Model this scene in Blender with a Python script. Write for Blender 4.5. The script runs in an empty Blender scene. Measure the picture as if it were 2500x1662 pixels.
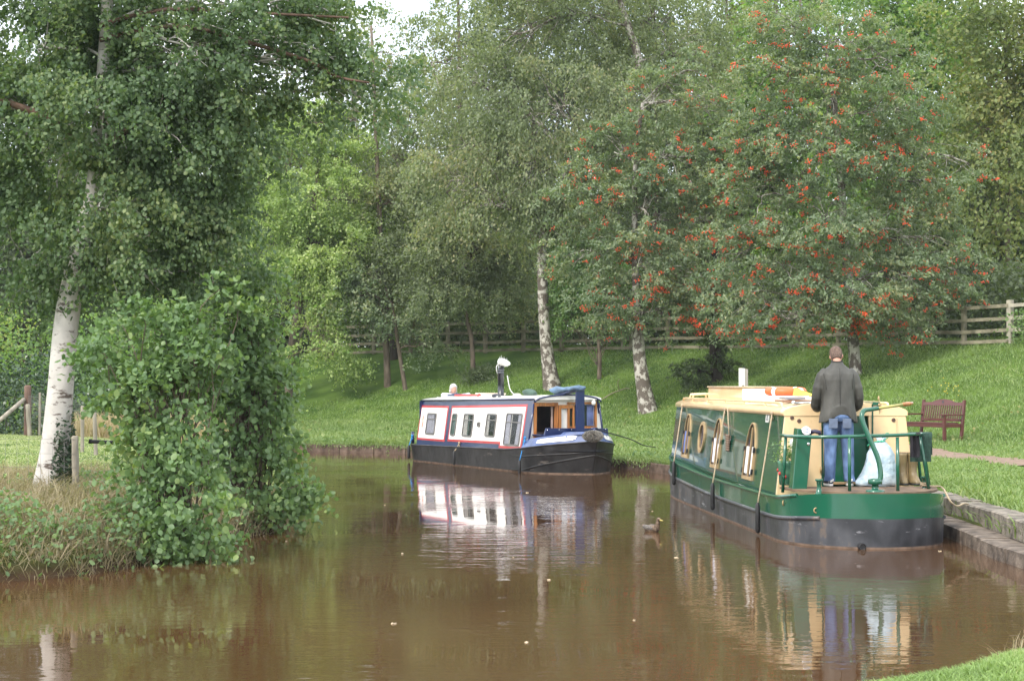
import bpy, bmesh, math, random
import numpy as np
from mathutils import Vector, Matrix, noise as mnoise
from math import radians as R, sin, cos, pi, sqrt
random.seed(7); rng = np.random.default_rng(11)
scene = bpy.context.scene
COL = scene.collection

# ------------------------------------------------------------------ camera, sky, sun
cam_d = bpy.data.cameras.new('camera'); cam = bpy.data.objects.new('camera', cam_d); COL.objects.link(cam)
cam.location = (0, 0, 1.95); cam.rotation_euler = (R(90 + 1.2985), 0, 0)
cam_d.sensor_width = 36; cam_d.lens = 64.8; cam_d.clip_end = 3000; cam_d.clip_start = 0.1
scene.camera = cam
SUN_EL, SUN_AZ = 47.0, 218.0          # azimuth clockwise from +Y: the sun stands behind the camera, to the left
w = bpy.data.worlds.new('World'); scene.world = w; w.use_nodes = True
nt = w.node_tree; bg = nt.nodes['Background']
sky = nt.nodes.new('ShaderNodeTexSky'); sky.sky_type = 'NISHITA'; sky.sun_disc = False
sky.sun_elevation = R(SUN_EL); sky.sun_rotation = R(SUN_AZ); sky.air_density = 1.0; sky.dust_density = 3.0; sky.ozone_density = 1.0
tcw = nt.nodes.new('ShaderNodeTexCoord'); cl = nt.nodes.new('ShaderNodeTexNoise')
cl.inputs['Scale'].default_value = 2.2; cl.inputs['Detail'].default_value = 6
clr = nt.nodes.new('ShaderNodeValToRGB'); clr.color_ramp.elements[0].position = .28; clr.color_ramp.elements[1].position = .55
mxw = nt.nodes.new('ShaderNodeMixRGB'); mxw.inputs[2].default_value = (9.5, 9.8, 10.2, 1)
nt.links.new(tcw.outputs['Generated'], cl.inputs['Vector']); nt.links.new(cl.outputs['Fac'], clr.inputs['Fac'])
nt.links.new(clr.outputs['Color'], mxw.inputs[0]); nt.links.new(sky.outputs['Color'], mxw.inputs[1])
nt.links.new(mxw.outputs['Color'], bg.inputs['Color']); bg.inputs['Strength'].default_value = 0.15
sd_ = bpy.data.lights.new('sun', 'SUN'); sun = bpy.data.objects.new('sun', sd_); COL.objects.link(sun)
sd_.energy = 2.0; sd_.angle = R(12); sd_.color = (1, .95, .87)
sdir = Vector((sin(R(SUN_AZ)) * cos(R(SUN_EL)), cos(R(SUN_AZ)) * cos(R(SUN_EL)), sin(R(SUN_EL))))
sun.rotation_euler = sdir.to_track_quat('Z', 'Y').to_euler()
vs = scene.view_settings; vs.view_transform = 'Standard'; vs.look = 'None'; vs.gamma = 1; vs.exposure = 0.85
try:
    scene.cycles.max_bounces = 10; scene.cycles.transparent_max_bounces = 8; scene.cycles.diffuse_bounces = 7
    scene.cycles.sample_clamp_indirect = 6; scene.cycles.caustics_reflective = False; scene.cycles.caustics_refractive = False
except Exception: pass

# ------------------------------------------------------------------ helpers
F_, YH_, H_ = 4500.0, 933.0, 1.95
def W(px, py, d): return Vector(((px - 1250) / F_ * d, d, H_ + (YH_ - py) / F_ * d))
def lerp(a, b, t): return a + (b - a) * t

def nodes_of(m):
    nt = m.node_tree; return nt, nt.nodes, nt.links, nt.nodes['Principled BSDF']
MATS = {}
def mat(name, col, rough=.5, metal=0.0, spec=.5, var=.15, vscale=6.0, bump=0.0, bscale=40.0, col2=None, stretch=None, coat=0.0, trans=0.0, lo=.35, hi=.65):
    if name in MATS: return MATS[name]
    m = bpy.data.materials.new(name); m.use_nodes = True; nt, N, L, p = nodes_of(m)
    p.inputs['Roughness'].default_value = rough; p.inputs['Metallic'].default_value = metal
    p.inputs['Specular IOR Level'].default_value = spec; p.inputs['Coat Weight'].default_value = coat
    p.inputs['Transmission Weight'].default_value = trans
    c = col; a = tuple(min(1, x * (1 - var)) for x in c); b = col2 or tuple(min(1, x * (1 + var)) for x in c)
    tc = N.new('ShaderNodeTexCoord'); mp = N.new('ShaderNodeMapping'); L.new(tc.outputs['Object'], mp.inputs[0])
    if stretch: mp.inputs['Scale'].default_value = stretch
    nz = N.new('ShaderNodeTexNoise'); nz.inputs['Scale'].default_value = vscale; nz.inputs['Detail'].default_value = 5
    L.new(mp.outputs[0], nz.inputs['Vector'])
    rp = N.new('ShaderNodeValToRGB'); rp.color_ramp.elements[0].position = lo; rp.color_ramp.elements[1].position = hi
    rp.color_ramp.elements[0].color = (*a, 1); rp.color_ramp.elements[1].color = (*b, 1)
    L.new(nz.outputs['Fac'], rp.inputs[0]); L.new(rp.outputs[0], p.inputs['Base Color'])
    if bump:
        n2 = N.new('ShaderNodeTexNoise'); n2.inputs['Scale'].default_value = bscale; n2.inputs['Detail'].default_value = 4
        L.new(mp.outputs[0], n2.inputs['Vector'])
        bp = N.new('ShaderNodeBump'); bp.inputs['Strength'].default_value = bump; bp.inputs['Distance'].default_value = .02
        L.new(n2.outputs['Fac'], bp.inputs['Height']); L.new(bp.outputs[0], p.inputs['Normal'])
    MATS[name] = m; return m

def leafmat(name, cols, rough=.45, transl=.35, nscale=.6, gain=1.0):
    def ds(c): l = .3 * c[0] + .6 * c[1] + .1 * c[2]; return tuple(min(.8, (x * .80 + l * .20) * gain) for x in c)
    cols = [ds(c) for c in cols]
    m = bpy.data.materials.new(name); m.use_nodes = True; nt, N, L, p = nodes_of(m)
    g = N.new('ShaderNodeNewGeometry'); rp = N.new('ShaderNodeValToRGB'); e = rp.color_ramp.elements
    n = len(cols); e[0].position = 0; e[0].color = (*cols[0], 1); e[1].position = 1; e[1].color = (*cols[-1], 1)
    for i in range(1, n - 1):
        q = e.new(i / (n - 1)); q.color = (*cols[i], 1)
    tc = N.new('ShaderNodeTexCoord'); nz = N.new('ShaderNodeTexNoise'); nz.inputs['Scale'].default_value = nscale; nz.inputs['Detail'].default_value = 3
    L.new(tc.outputs['Object'], nz.inputs['Vector'])
    ma = N.new('ShaderNodeMath'); ma.operation = 'MULTIPLY_ADD'; ma.inputs[1].default_value = .55
    L.new(g.outputs['Random Per Island'], ma.inputs[0])
    mb = N.new('ShaderNodeMapRange'); mb.inputs[1].default_value = .3; mb.inputs[2].default_value = .7; mb.inputs[4].default_value = .45
    L.new(nz.outputs['Fac'], mb.inputs[0]); L.new(mb.outputs[0], ma.inputs[2]); L.new(ma.outputs[0], rp.inputs[0])
    L.new(rp.outputs[0], p.inputs['Base Color']); p.inputs['Roughness'].default_value = rough; p.inputs['Specular IOR Level'].default_value = .4
    tr = N.new('ShaderNodeBsdfTranslucent'); hs = N.new('ShaderNodeMixRGB'); hs.blend_type = 'MULTIPLY'; hs.inputs[0].default_value = 1; hs.inputs[2].default_value = (1.2, 1.3, .55, 1)
    L.new(rp.outputs[0], hs.inputs[1]); L.new(hs.outputs[0], tr.inputs['Color'])
    mx = N.new('ShaderNodeMixShader'); mx.inputs[0].default_value = transl
    L.new(p.outputs[0], mx.inputs[1]); L.new(tr.outputs[0], mx.inputs[2]); L.new(mx.outputs[0], N['Material Output'].inputs['Surface'])
    return m

def tag(o, label=None, cat=None, group=None, kind=None):
    if label: o['label'] = label
    if cat: o['category'] = cat
    if group: o['group'] = group
    if kind: o['kind'] = kind
    return o
def empty(name, loc, rz=0.0):
    o = bpy.data.objects.new(name, None); COL.objects.link(o); o.location = loc; o.rotation_euler = (0, 0, rz); o.empty_display_size = .2
    return o

def np_mesh(name, V, Fq, material, parent=None, smooth=False):
    """V (N,3) floats, Fq (M,k) ints -> one mesh object"""
    me = bpy.data.meshes.new(name); k = Fq.shape[1]
    me.vertices.add(len(V)); me.vertices.foreach_set('co', np.ascontiguousarray(V, dtype=np.float32).ravel())
    me.loops.add(Fq.size); me.loops.foreach_set('vertex_index', np.ascontiguousarray(Fq, dtype=np.int32).ravel())
    me.polygons.add(len(Fq)); me.polygons.foreach_set('loop_start', np.arange(0, Fq.size, k, dtype=np.int32))
    me.update(calc_edges=True)
    if smooth: me.shade_smooth()
    me.materials.append(material)
    o = bpy.data.objects.new(name, me); COL.objects.link(o)
    if parent: o.parent = parent
    return o

class MB:
    def __init__(s): s.v = []; s.f = []; s.s = []
    def add(s, vs, fs, sm=False):
        b = len(s.v); s.v += [tuple(x) for x in vs]; s.f += [tuple(i + b for i in f) for f in fs]; s.s += [sm] * len(fs); return s
    def hexa(s, p):   # 8 points: bottom 4 ccw, top 4 ccw
        return s.add(p, [(3, 2, 1, 0), (4, 5, 6, 7), (0, 1, 5, 4), (1, 2, 6, 5), (2, 3, 7, 6), (3, 0, 4, 7)])
    def box(s, x0, x1, y0, y1, z0, z1, M=None):
        p = [Vector(q) for q in ((x0, y0, z0), (x1, y0, z0), (x1, y1, z0), (x0, y1, z0), (x0, y0, z1), (x1, y0, z1), (x1, y1, z1), (x0, y1, z1))]
        if M is not None: p = [M @ q for q in p]
        return s.hexa(p)
    def beam(s, a, b, wd, th, up=(0, 0, 1)):
        a = Vector(a); b = Vector(b); d = (b - a).normalized(); u = Vector(up)
        sd = d.cross(u)
        if sd.length < 1e-4: sd = d.cross(Vector((1, 0, 0)))
        sd.normalize(); u = sd.cross(d); h = sd * wd / 2; k = u * th / 2
        return s.hexa([a - h - k, a + h - k, b + h - k, b - h - k, a - h + k, a + h + k, b + h + k, b - h + k])
    def tube(s, path, r, seg=8, cap=True, sq=None):
        P = [Vector(p) for p in path]; n = len(P); rs = r if isinstance(r, (list, tuple)) else [r] * n
        t = (P[1] - P[0]).normalized(); nrm = t.orthogonal().normalized(); vs = []
        for i in range(n):
            t = ((P[min(i + 1, n - 1)] - P[max(i - 1, 0)])).normalized()
            nrm = (nrm - t * nrm.dot(t)); nrm = nrm.normalized() if nrm.length > 1e-6 else t.orthogonal().normalized()
            bn = t.cross(nrm)
            for k in range(seg):
                a = 2 * pi * k / seg; vs.append(P[i] + (nrm * cos(a) + bn * sin(a)) * rs[i])
        fs = [(i * seg + k, i * seg + (k + 1) % seg, (i + 1) * seg + (k + 1) % seg, (i + 1) * seg + k) for i in range(n - 1) for k in range(seg)]
        s.add(vs, fs, True)
        if cap:
            b = len(s.v) - len(vs); s.f += [tuple(b + k for k in reversed(range(seg))), tuple(b + (n - 1) * seg + k for k in range(seg))]; s.s += [False, False]
        return s
    def loft(s, rings, cap=True, sm=True):
        n = len(rings); k = len(rings[0]); vs = [q for r_ in rings for q in r_]
        fs = [(i * k + j, i * k + (j + 1) % k, (i + 1) * k + (j + 1) % k, (i + 1) * k + j) for i in range(n - 1) for j in range(k)]
        s.add(vs, fs, sm)
        if cap:
            b = len(s.v) - len(vs); s.f += [tuple(b + j for j in reversed(range(k))), tuple(b + (n - 1) * k + j for j in range(k))]; s.s += [False, False]
        return s
    def ell(s, c, r, seg=12, rings=8, M=None):
        c = Vector(c); vs = []; fs = []
        for i in range(rings + 1):
            th = pi * i / rings
            for k in range(seg):
                a = 2 * pi * k / seg; q = Vector((r[0] * sin(th) * cos(a), r[1] * sin(th) * sin(a), r[2] * cos(th)))
                vs.append(c + (M @ q if M is not None else q))
        fs = [(i * seg + k, (i + 1) * seg + k, (i + 1) * seg + (k + 1) % seg, i * seg + (k + 1) % seg) for i in range(rings) for k in range(seg)]
        return s.add(vs, fs, True)
    def torus(s, c, R0, r, seg=28, sub=10, M=None):
        c = Vector(c); vs = []
        for i in range(seg):
            a = 2 * pi * i / seg
            for k in range(sub):
                b = 2 * pi * k / sub; q = Vector(((R0 + r * cos(b)) * cos(a), (R0 + r * cos(b)) * sin(a), r * sin(b)))
                vs.append(c + (M @ q if M is not None else q))
        fs = [(i * sub + k, ((i + 1) % seg) * sub + k, ((i + 1) % seg) * sub + (k + 1) % sub, i * sub + (k + 1) % sub) for i in range(seg) for k in range(sub)]
        return s.add(vs, fs, True)
    def build(s, name, m, parent=None, bevel=0.0, loc=None, weld=False):
        me = bpy.data.meshes.new(name); me.from_pydata(s.v, [], s.f); me.polygons.foreach_set('use_smooth', s.s)
        if weld or True:
            bm = bmesh.new(); bm.from_mesh(me)
            if weld: bmesh.ops.remove_doubles(bm, verts=bm.verts, dist=1e-4)
            bmesh.ops.recalc_face_normals(bm, faces=bm.faces); bm.to_mesh(me); bm.free()
        me.materials.append(m); o = bpy.data.objects.new(name, me); COL.objects.link(o)
        if parent: o.parent = parent
        if loc: o.location = loc
        if bevel:
            b = o.modifiers.new('bevel', 'BEVEL'); b.width = bevel; b.segments = 2; b.limit_method = 'ANGLE'; b.angle_limit = R(40)
        return o
def smoothpath(P, sub=4):
    P = [Vector(p) for p in P]; out = []
    for i in range(len(P) - 1):
        p0 = P[max(i - 1, 0)]; p1 = P[i]; p2 = P[i + 1]; p3 = P[min(i + 2, len(P) - 1)]
        for k in range(sub):
            t = k / sub; out.append(.5 * ((2 * p1) + (p2 - p0) * t + (2 * p0 - 5 * p1 + 4 * p2 - p3) * t * t + (3 * p1 - p0 - 3 * p2 + p3) * t ** 3))
    out.append(P[-1]); return out
def remesh(o, vox, it=4, fac=.5):
    r = o.modifiers.new('remesh', 'REMESH'); r.mode = 'VOXEL'; r.voxel_size = vox; r.use_smooth_shade = True
    s = o.modifiers.new('smooth', 'SMOOTH'); s.iterations = it; s.factor = fac; return o

# ------------------------------------------------------------------ terrain
def smooth2(P, sub=4): return np.array([(q.x, q.y) for q in smoothpath([(a, b, 0) for a, b in P], sub)])
E_FAR = smooth2([(12, 7), (9, 9), (7.6, 12.5), (6.2, 15.5), (5.35, 19), (5.5, 24), (5.42, 28), (5.0, 33), (4.2, 36.5), (3.41, 38.7), (2.43, 41.7), (-.2, 46.2), (-2.87, 50.4), (-4.2, 51.4), (-6.5, 53), (-10, 56), (-15, 59.5), (-22, 63), (-40, 70), (-90, 90)])
E_LEFT = smooth2([(-60, 8), (-30, 12), (-12, 15.7), (-7, 17.3), (-5, 18), (-4.1, 19.1), (-3.75, 20.5), (-3.45, 22.5), (-3.1, 24), (-2.95, 24.9), (-3.1, 27), (-3.3, 30), (-4.5, 38), (-7.5, 45), (-11, 49.5), (-16, 52.5), (-24, 56), (-60, 68)])
E_NEAR = smooth2([(12, 8), (8.5, 11), (6.5, 13.4), (5, 13.4), (4.1, 12.9), (3.35, 12.3), (2.95, 11.95), (2.6, 11.45), (2.07, 10.95), (1.76, 10.7), (.5, 9.6), (-2, 8.5), (-8, 7.5), (-30, 4), (-60, 0)])
def closed(E, tail): return np.vstack([E, np.array(tail)])
POLYS = {'far': (closed(E_FAR, [(-90, 500), (600, 500), (600, 7)]), len(E_FAR)), 'left': (closed(E_LEFT, [(-300, 68), (-300, 8)]), len(E_LEFT)),
         'near': (closed(E_NEAR, [(-60, -300), (300, -300), (300, 8)]), len(E_NEAR))}
def sdist(P, key):
    """signed distance of points P (N,2) to the water edge; positive on land"""
    poly, n = POLYS[key]; out = np.full(len(P), 1e9)
    for i in range(n - 1):
        a = poly[i]; b = poly[i + 1]; ab = b - a; t = np.clip(((P - a) @ ab) / (ab @ ab), 0, 1)
        out = np.minimum(out, np.hypot(*(P - (a + t[:, None] * ab)).T))
    ins = np.zeros(len(P), bool); m = len(poly)
    for i in range(m):
        x1, y1 = poly[i]; x2, y2 = poly[(i + 1) % m]
        c = ((y1 > P[:, 1]) != (y2 > P[:, 1]))
        with np.errstate(divide='ignore', invalid='ignore'):
            c &= P[:, 0] < (x2 - x1) * (P[:, 1] - y1) / (y2 - y1 + 1e-12) + x1
        ins ^= c
    return np.where(ins, out, -out)
def vnoise(P, s, seed=0):
    """cheap smooth value noise"""
    q = P * s + seed * 17.3; i = np.floor(q).astype(int); f = q - i; f = f * f * (3 - 2 * f)
    def h(a, b): v = np.sin(a * 127.1 + b * 311.7 + seed * 7.7) * 43758.5453; return v - np.floor(v)
    return (h(i[:, 0], i[:, 1]) * (1 - f[:, 0]) + h(i[:, 0] + 1, i[:, 1]) * f[:, 0]) * (1 - f[:, 1]) + (h(i[:, 0], i[:, 1] + 1) * (1 - f[:, 0]) + h(i[:, 0] + 1, i[:, 1] + 1) * f[:, 0]) * f[:, 1] - .5
def hfield(P):
    P = np.asarray(P, float); df = sdist(P, 'far'); dl = sdist(P, 'left'); dn = sdist(P, 'near')
    nz = vnoise(P, .35, 1) * .12 + vnoise(P, 1.1, 2) * .05
    hf = np.interp(df, [-.05, .18, .3, 4, 8, 10, 12, 15.5, 18, 80, 400], [-.9, -.9, .2, .40, .64, 1.25, 1.98, 3.1, 3.35, 4.2, 8])
    up = .18 * np.clip((37 - P[:, 1]) / 9, 0, 1) * np.clip((df - .5) / .25, 0, 1) * np.clip((12 - df) / 6, 0, 1)
    hf = hf + up + nz * np.clip((df - .4) / 3, 0, 1)
    hl = np.interp(dl, [-.5, 0, .12, .5, 1.2, 3, 40, 300], [-.9, -.15, .16, .38, .52, .6, .62, .8]) + nz * .6 * np.clip(dl / 1.0, 0, 1)
    hn = np.interp(dn, [-.4, 0, .15, .5, 3, 10], [-.9, -.1, .17, .27, .38, .45]) + nz * .3 * np.clip(dn, 0, 1)
    return np.maximum(np.maximum(hf, hl), np.maximum(hn, -.9))
def hz(x, y): return float(hfield([(x, y)])[0])
def ground_at(px, py, lo=8, hi=110):
    """distance at which the view ray through a photo point meets the land"""
    d = np.arange(lo, hi, .05); X = (px - 1250) / F_ * d; Z = H_ + (YH_ - py) / F_ * d
    g = hfield(np.stack([X, d], 1)); k = np.nonzero(Z <= g)[0]
    return float(d[k[0]]) if len(k) else float(hi)
def axis(parts):
    out = []
    for a, b, s in parts: out += list(np.arange(a, b, s))
    return np.array(out + [parts[-1][1]])
gx = axis([(-600, -120, 60), (-120, -40, 8), (-40, -14, 1), (-14, 20, .22), (20, 50, 1), (50, 120, 8), (120, 600, 60)])
gy = axis([(-100, 0, 10), (0, 8, 1), (8, 60, .22), (60, 95, .6), (95, 140, 4), (140, 500, 40)])
GX, GY = np.meshgrid(gx, gy); PP = np.stack([GX.ravel(), GY.ravel()], 1); HZ = hfield(PP)
nx, ny = len(gx), len(gy); idx = np.arange(nx * ny).reshape(ny, nx)
Fq = np.stack([idx[:-1, :-1].ravel(), idx[:-1, 1:].ravel(), idx[1:, 1:].ravel(), idx[1:, :-1].ravel()], 1)
gm = mat('ground_turf', (.06, .12, .02), .9, spec=.1, var=.3, vscale=.9, bump=.6, bscale=25, col2=(.10, .16, .03))
def ground_material():
    nt, N, L, p = nodes_of(gm)
    # soil on steep banks, turf on top
    g = N.new('ShaderNodeNewGeometry'); sp = N.new('ShaderNodeSeparateXYZ'); L.new(g.outputs['Position'], sp.inputs[0])
    mr = N.new('ShaderNodeMapRange'); mr.inputs[1].default_value = .05; mr.inputs[2].default_value = .36; L.new(sp.outputs['Z'], mr.inputs[0])
    old = p.inputs['Base Color'].links[0].from_socket
    mx = N.new('ShaderNodeMixRGB'); mx.inputs[1].default_value = (.055, .035, .02, 1); L.new(mr.outputs[0], mx.inputs[0]); L.new(old, mx.inputs[2]); L.new(mx.outputs[0], p.inputs['Base Color'])
ground_material()
g_ = np_mesh('ground', np.column_stack([PP, HZ]), Fq, gm, smooth=True); tag(g_, kind='structure')

# ------------------------------------------------------------------ water
def water_material():
    m = bpy.data.materials.new('canal_water'); m.use_nodes = True; nt, N, L, p = nodes_of(m)
    p.inputs['Roughness'].default_value = .015; p.inputs['IOR'].default_value = 1.42; p.inputs['Specular IOR Level'].default_value = .5
    tc = N.new('ShaderNodeTexCoord')
    nb = N.new('ShaderNodeTexNoise'); nb.inputs['Scale'].default_value = .25; nb.inputs['Detail'].default_value = 4; L.new(tc.outputs['Object'], nb.inputs['Vector'])
    rp = N.new('ShaderNodeValToRGB'); rp.color_ramp.elements[0].color = (.070, .034, .0145, 1); rp.color_ramp.elements[1].color = (.094, .049, .022, 1)
    rp.color_ramp.elements[0].position = .35; rp.color_ramp.elements[1].position = .7
    L.new(nb.outputs['Fac'], rp.inputs[0]); L.new(rp.outputs[0], p.inputs['Base Color'])
    def nz(scale, det, sc):
        mp = N.new('ShaderNodeMapping'); mp.inputs['Scale'].default_value = sc; L.new(tc.outputs['Object'], mp.inputs[0])
        n = N.new('ShaderNodeTexNoise'); n.inputs['Scale'].default_value = scale; n.inputs['Detail'].default_value = det; L.new(mp.outputs[0], n.inputs['Vector']); return n.outputs['Fac']
    a = nz(3.2, 2, (.55, 1.5, 1)); b = nz(11, 2, (.6, 1.4, 1)); msk = nz(.32, 3, (1, 1, 1))
    mr = N.new('ShaderNodeMapRange'); mr.inputs[1].default_value = .38; mr.inputs[2].default_value = .62; mr.inputs[3].default_value = .06; mr.inputs[4].default_value = 1; L.new(msk, mr.inputs[0])
    m1 = N.new('ShaderNodeMath'); m1.operation = 'MULTIPLY_ADD'; m1.inputs[1].default_value = .35; L.new(b, m1.inputs[0]); L.new(a, m1.inputs[2])
    m2 = N.new('ShaderNodeMath'); m2.operation = 'MULTIPLY'; L.new(m1.outputs[0], m2.inputs[0]); L.new(mr.outputs[0], m2.inputs[1])
    bp = N.new('ShaderNodeBump'); bp.inputs['Strength'].default_value = 1; bp.inputs['Distance'].default_value = .0048
    L.new(m2.outputs[0], bp.inputs['Height']); L.new(bp.outputs[0], p.inputs['Normal'])
    return m
wv = np.array([(-120, 2, 0), (60, 2, 0), (60, 140, 0), (-120, 140, 0)], float)
tag(np_mesh('water', wv, np.array([[0, 1, 2, 3]]), water_material()), kind='structure')

# ------------------------------------------------------------------ canal edge: coping and ledge
stone = mat('coping_stone', (.11, .095, .075), .9, var=.35, vscale=6, bump=1, bscale=22, col2=(.27, .235, .19))
brick = mat('wall_brick', (.085, .055, .04), .9, var=.3, vscale=5, bump=.8, bscale=18, col2=(.17, .12, .09))
def offs(E, i, d):
    a = E[max(i - 1, 0)]; b = E[min(i + 1, len(E) - 1)]; t = (b - a) / np.linalg.norm(b - a); n = np.array([t[1], -t[0]])
    # land lies to the right of the far edge when walking from near right to far left
    return E[i] + n * d
def resample(E, step):
    seg = np.hypot(*np.diff(E, axis=0).T); s = np.concatenate([[0], np.cumsum(seg)]); t = np.arange(0, s[-1], step)
    return np.stack([np.interp(t, s, E[:, 0]), np.interp(t, s, E[:, 1])], 1)
def strip(E, d0, d1, z0, z1, jit=0.0, blocks=None, sgn=1):
    mb = MB(); i = 0; n = len(E); k = blocks or 1
    while i < n - 1:
        j = min(i + k, n - 1); dz = random.uniform(-jit, jit); dd = random.uniform(-jit, jit)
        rings = []
        for q in range(i, j + 1):
            t = (q - i) / max(1, j - i); g = .006 if q in (i, j) and blocks else 0
            a = offs(E, q, sgn * (d0 + dd)); b = offs(E, q, sgn * d1)
            zz0 = z0(E[q]) if callable(z0) else z0; zz1 = z1(E[q]) if callable(z1) else z1
            rings.append([(a[0], a[1], zz0), (a[0], a[1], zz1 + dz - .015), (lerp(a[0], b[0], .08), lerp(a[1], b[1], .08), zz1 + dz), (b[0], b[1], zz1 + dz), (b[0], b[1], zz0)])
        if blocks and len(rings) > 1:
            for e, o in ((0, 1), (-1, -2)):
                rings[e] = [tuple(lerp(Vector(p), Vector(p2), .03)) for p, p2 in zip(rings[e], rings[o])]
        mb.loft(rings, True, False); i = j
    return mb
ER = resample(E_FAR, .3)
# land side test
_t = offs(ER, 60, 1.0); SG = 1 if sdist(np.array([_t]), 'far')[0] > 0 else -1
near_part = np.array([p for p in ER if 12 < p[1] < 37.0 and p[0] > 3.5]); far_part = np.array([p for p in ER if p[1] > 36.4 and p[0] > -30 and p[0] < 4.35])
wall = empty('canal_wall', (5.4, 21, 0)); tag(wall, 'weathered stone canal edge with two stepped tiers curving along the bottom right grass', 'canal wall')
def under(mb, name, m, par):
    o = mb.build(name, m, par); o.matrix_parent_inverse = Matrix.Translation(-par.location); return o
under(strip(near_part, 0, .5, -.6, lambda p: .17, .008, 4, SG), 'ledge', mat('ledge_stone', (.075, .055, .042), .9, var=.35, vscale=5, bump=1, bscale=16, col2=(.20, .16, .125)), wall)
under(strip(near_part, .34, .66, .174, lambda p: .40 - .12 * min(1, max(0, (p[1] - 27) / 9)), .012, 3, SG), 'coping', stone, wall)
wl = strip(far_part, 0, .42, -.6, .21, .01, 4, SG).build('canal_wall', brick); tag(wl, 'low brown brick canal edge running behind the moored boats under the grass bank', 'canal wall')

# ------------------------------------------------------------------ towpath
pth = smoothpath([W(2560, 1146, 31.5), W(2500, 1137, 33.2), W(2400, 1124, 36), W(2280, 1110, 38.6), W(2150, 1102, 41.2), W(1960, 1085, 45.5), W(1830, 1075, 48.5)], 8)
v = []; wid = .55
for i, p in enumerate(pth):
    a = pth[max(i - 1, 0)]; b = pth[min(i + 1, len(pth) - 1)]; t = (b - a).normalized(); n = Vector((t.y, -t.x, 0))
    for k in np.linspace(-1, 1, 5):
        q = p + n * k * wid * (1 + .15 * sin(i * 1.7)); v.append((q.x, q.y))
v = np.array(v); z = hfield(v) + .03
ni = len(pth); idx = np.arange(ni * 5).reshape(ni, 5)
tag(np_mesh('path', np.column_stack([v, z]), np.stack([idx[:-1, :-1].ravel(), idx[:-1, 1:].ravel(), idx[1:, 1:].ravel(), idx[1:, :-1].ravel()], 1),
    mat('path_gravel', (.21, .145, .105), .95, var=.2, vscale=8, bump=.5, bscale=60), smooth=True), kind='structure')
PATH = v[2::5]

# ------------------------------------------------------------------ grass and foliage generators
def unit(a): return a / (np.linalg.norm(a, axis=1, keepdims=True) + 1e-9)
def blades(name, P, h, wdt, m, lean=.5, wind=(0, 0), kind='stuff', parent=None, zmin=-9):
    n = len(P); z = np.maximum(hfield(P), zmin); B = np.column_stack([P, z - .01]); a = rng.uniform(0, 2 * pi, n)
    s = np.column_stack([np.cos(a), np.sin(a), np.zeros(n)]) * (wdt * rng.uniform(.6, 1.3, n))[:, None] / 2
    L = rng.normal(0, lean, (n, 2)) + np.array(wind); up = np.column_stack([L * .5, np.ones(n)]); up = unit(up) * (h * rng.uniform(.5, 1.25, n))[:, None]
    mid = B + up * .55; tip = B + up * .95 + np.column_stack([L * (h * .35)[:, None] if hasattr(h, '__len__') else L * h * .35, -.12 * np.linalg.norm(up, axis=1)])
    V = np.stack([B - s, B + s, mid + s * .8, mid - s * .8, tip + s * .12, tip - s * .12], 1).reshape(-1, 3)
    b = (np.arange(n) * 6)[:, None]; Fq = np.stack([b + [0, 1, 2, 3], b + [3, 2, 4, 5]], 1).reshape(-1, 4)
    o = np_mesh(name, V, Fq, m, parent)
    if kind: o['kind'] = kind
    return o
def leaf_arrays(C, T, N, L, wr=.65, fold=False):
    """C centres, T tip directions, N normals, L lengths"""
    T = unit(T); S = unit(np.cross(T, N)); Nn = np.cross(S, T); L = L[:, None]; n = len(C)
    if not fold:
        V = np.stack([C - T * L / 2, C + S * L * wr / 2 - T * L * .06, C + T * L / 2, C - S * L * wr / 2 - T * L * .06], 1).reshape(-1, 3)
        b = (np.arange(n) * 4)[:, None]; return V, b + [0, 1, 2, 3]
    a = C - T * L / 2; t = C + T * L / 2 - Nn * L * .12; e = .14
    V = np.stack([a, C - T * L * .28 + S * L * wr * .42 - Nn * L * e, C + T * L * .15 + S * L * wr * .46 - Nn * L * e, t,
                  C + T * L * .15 - S * L * wr * .46 - Nn * L * e, C - T * L * .28 - S * L * wr * .42 - Nn * L * e], 1).reshape(-1, 3)
    b = (np.arange(n) * 6)[:, None]
    return V, np.stack([b + [0, 1, 2, 3], b + [0, 3, 4, 5]], 1).reshape(-1, 4)
def rdir(n): return unit(rng.normal(size=(n, 3)))
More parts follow.
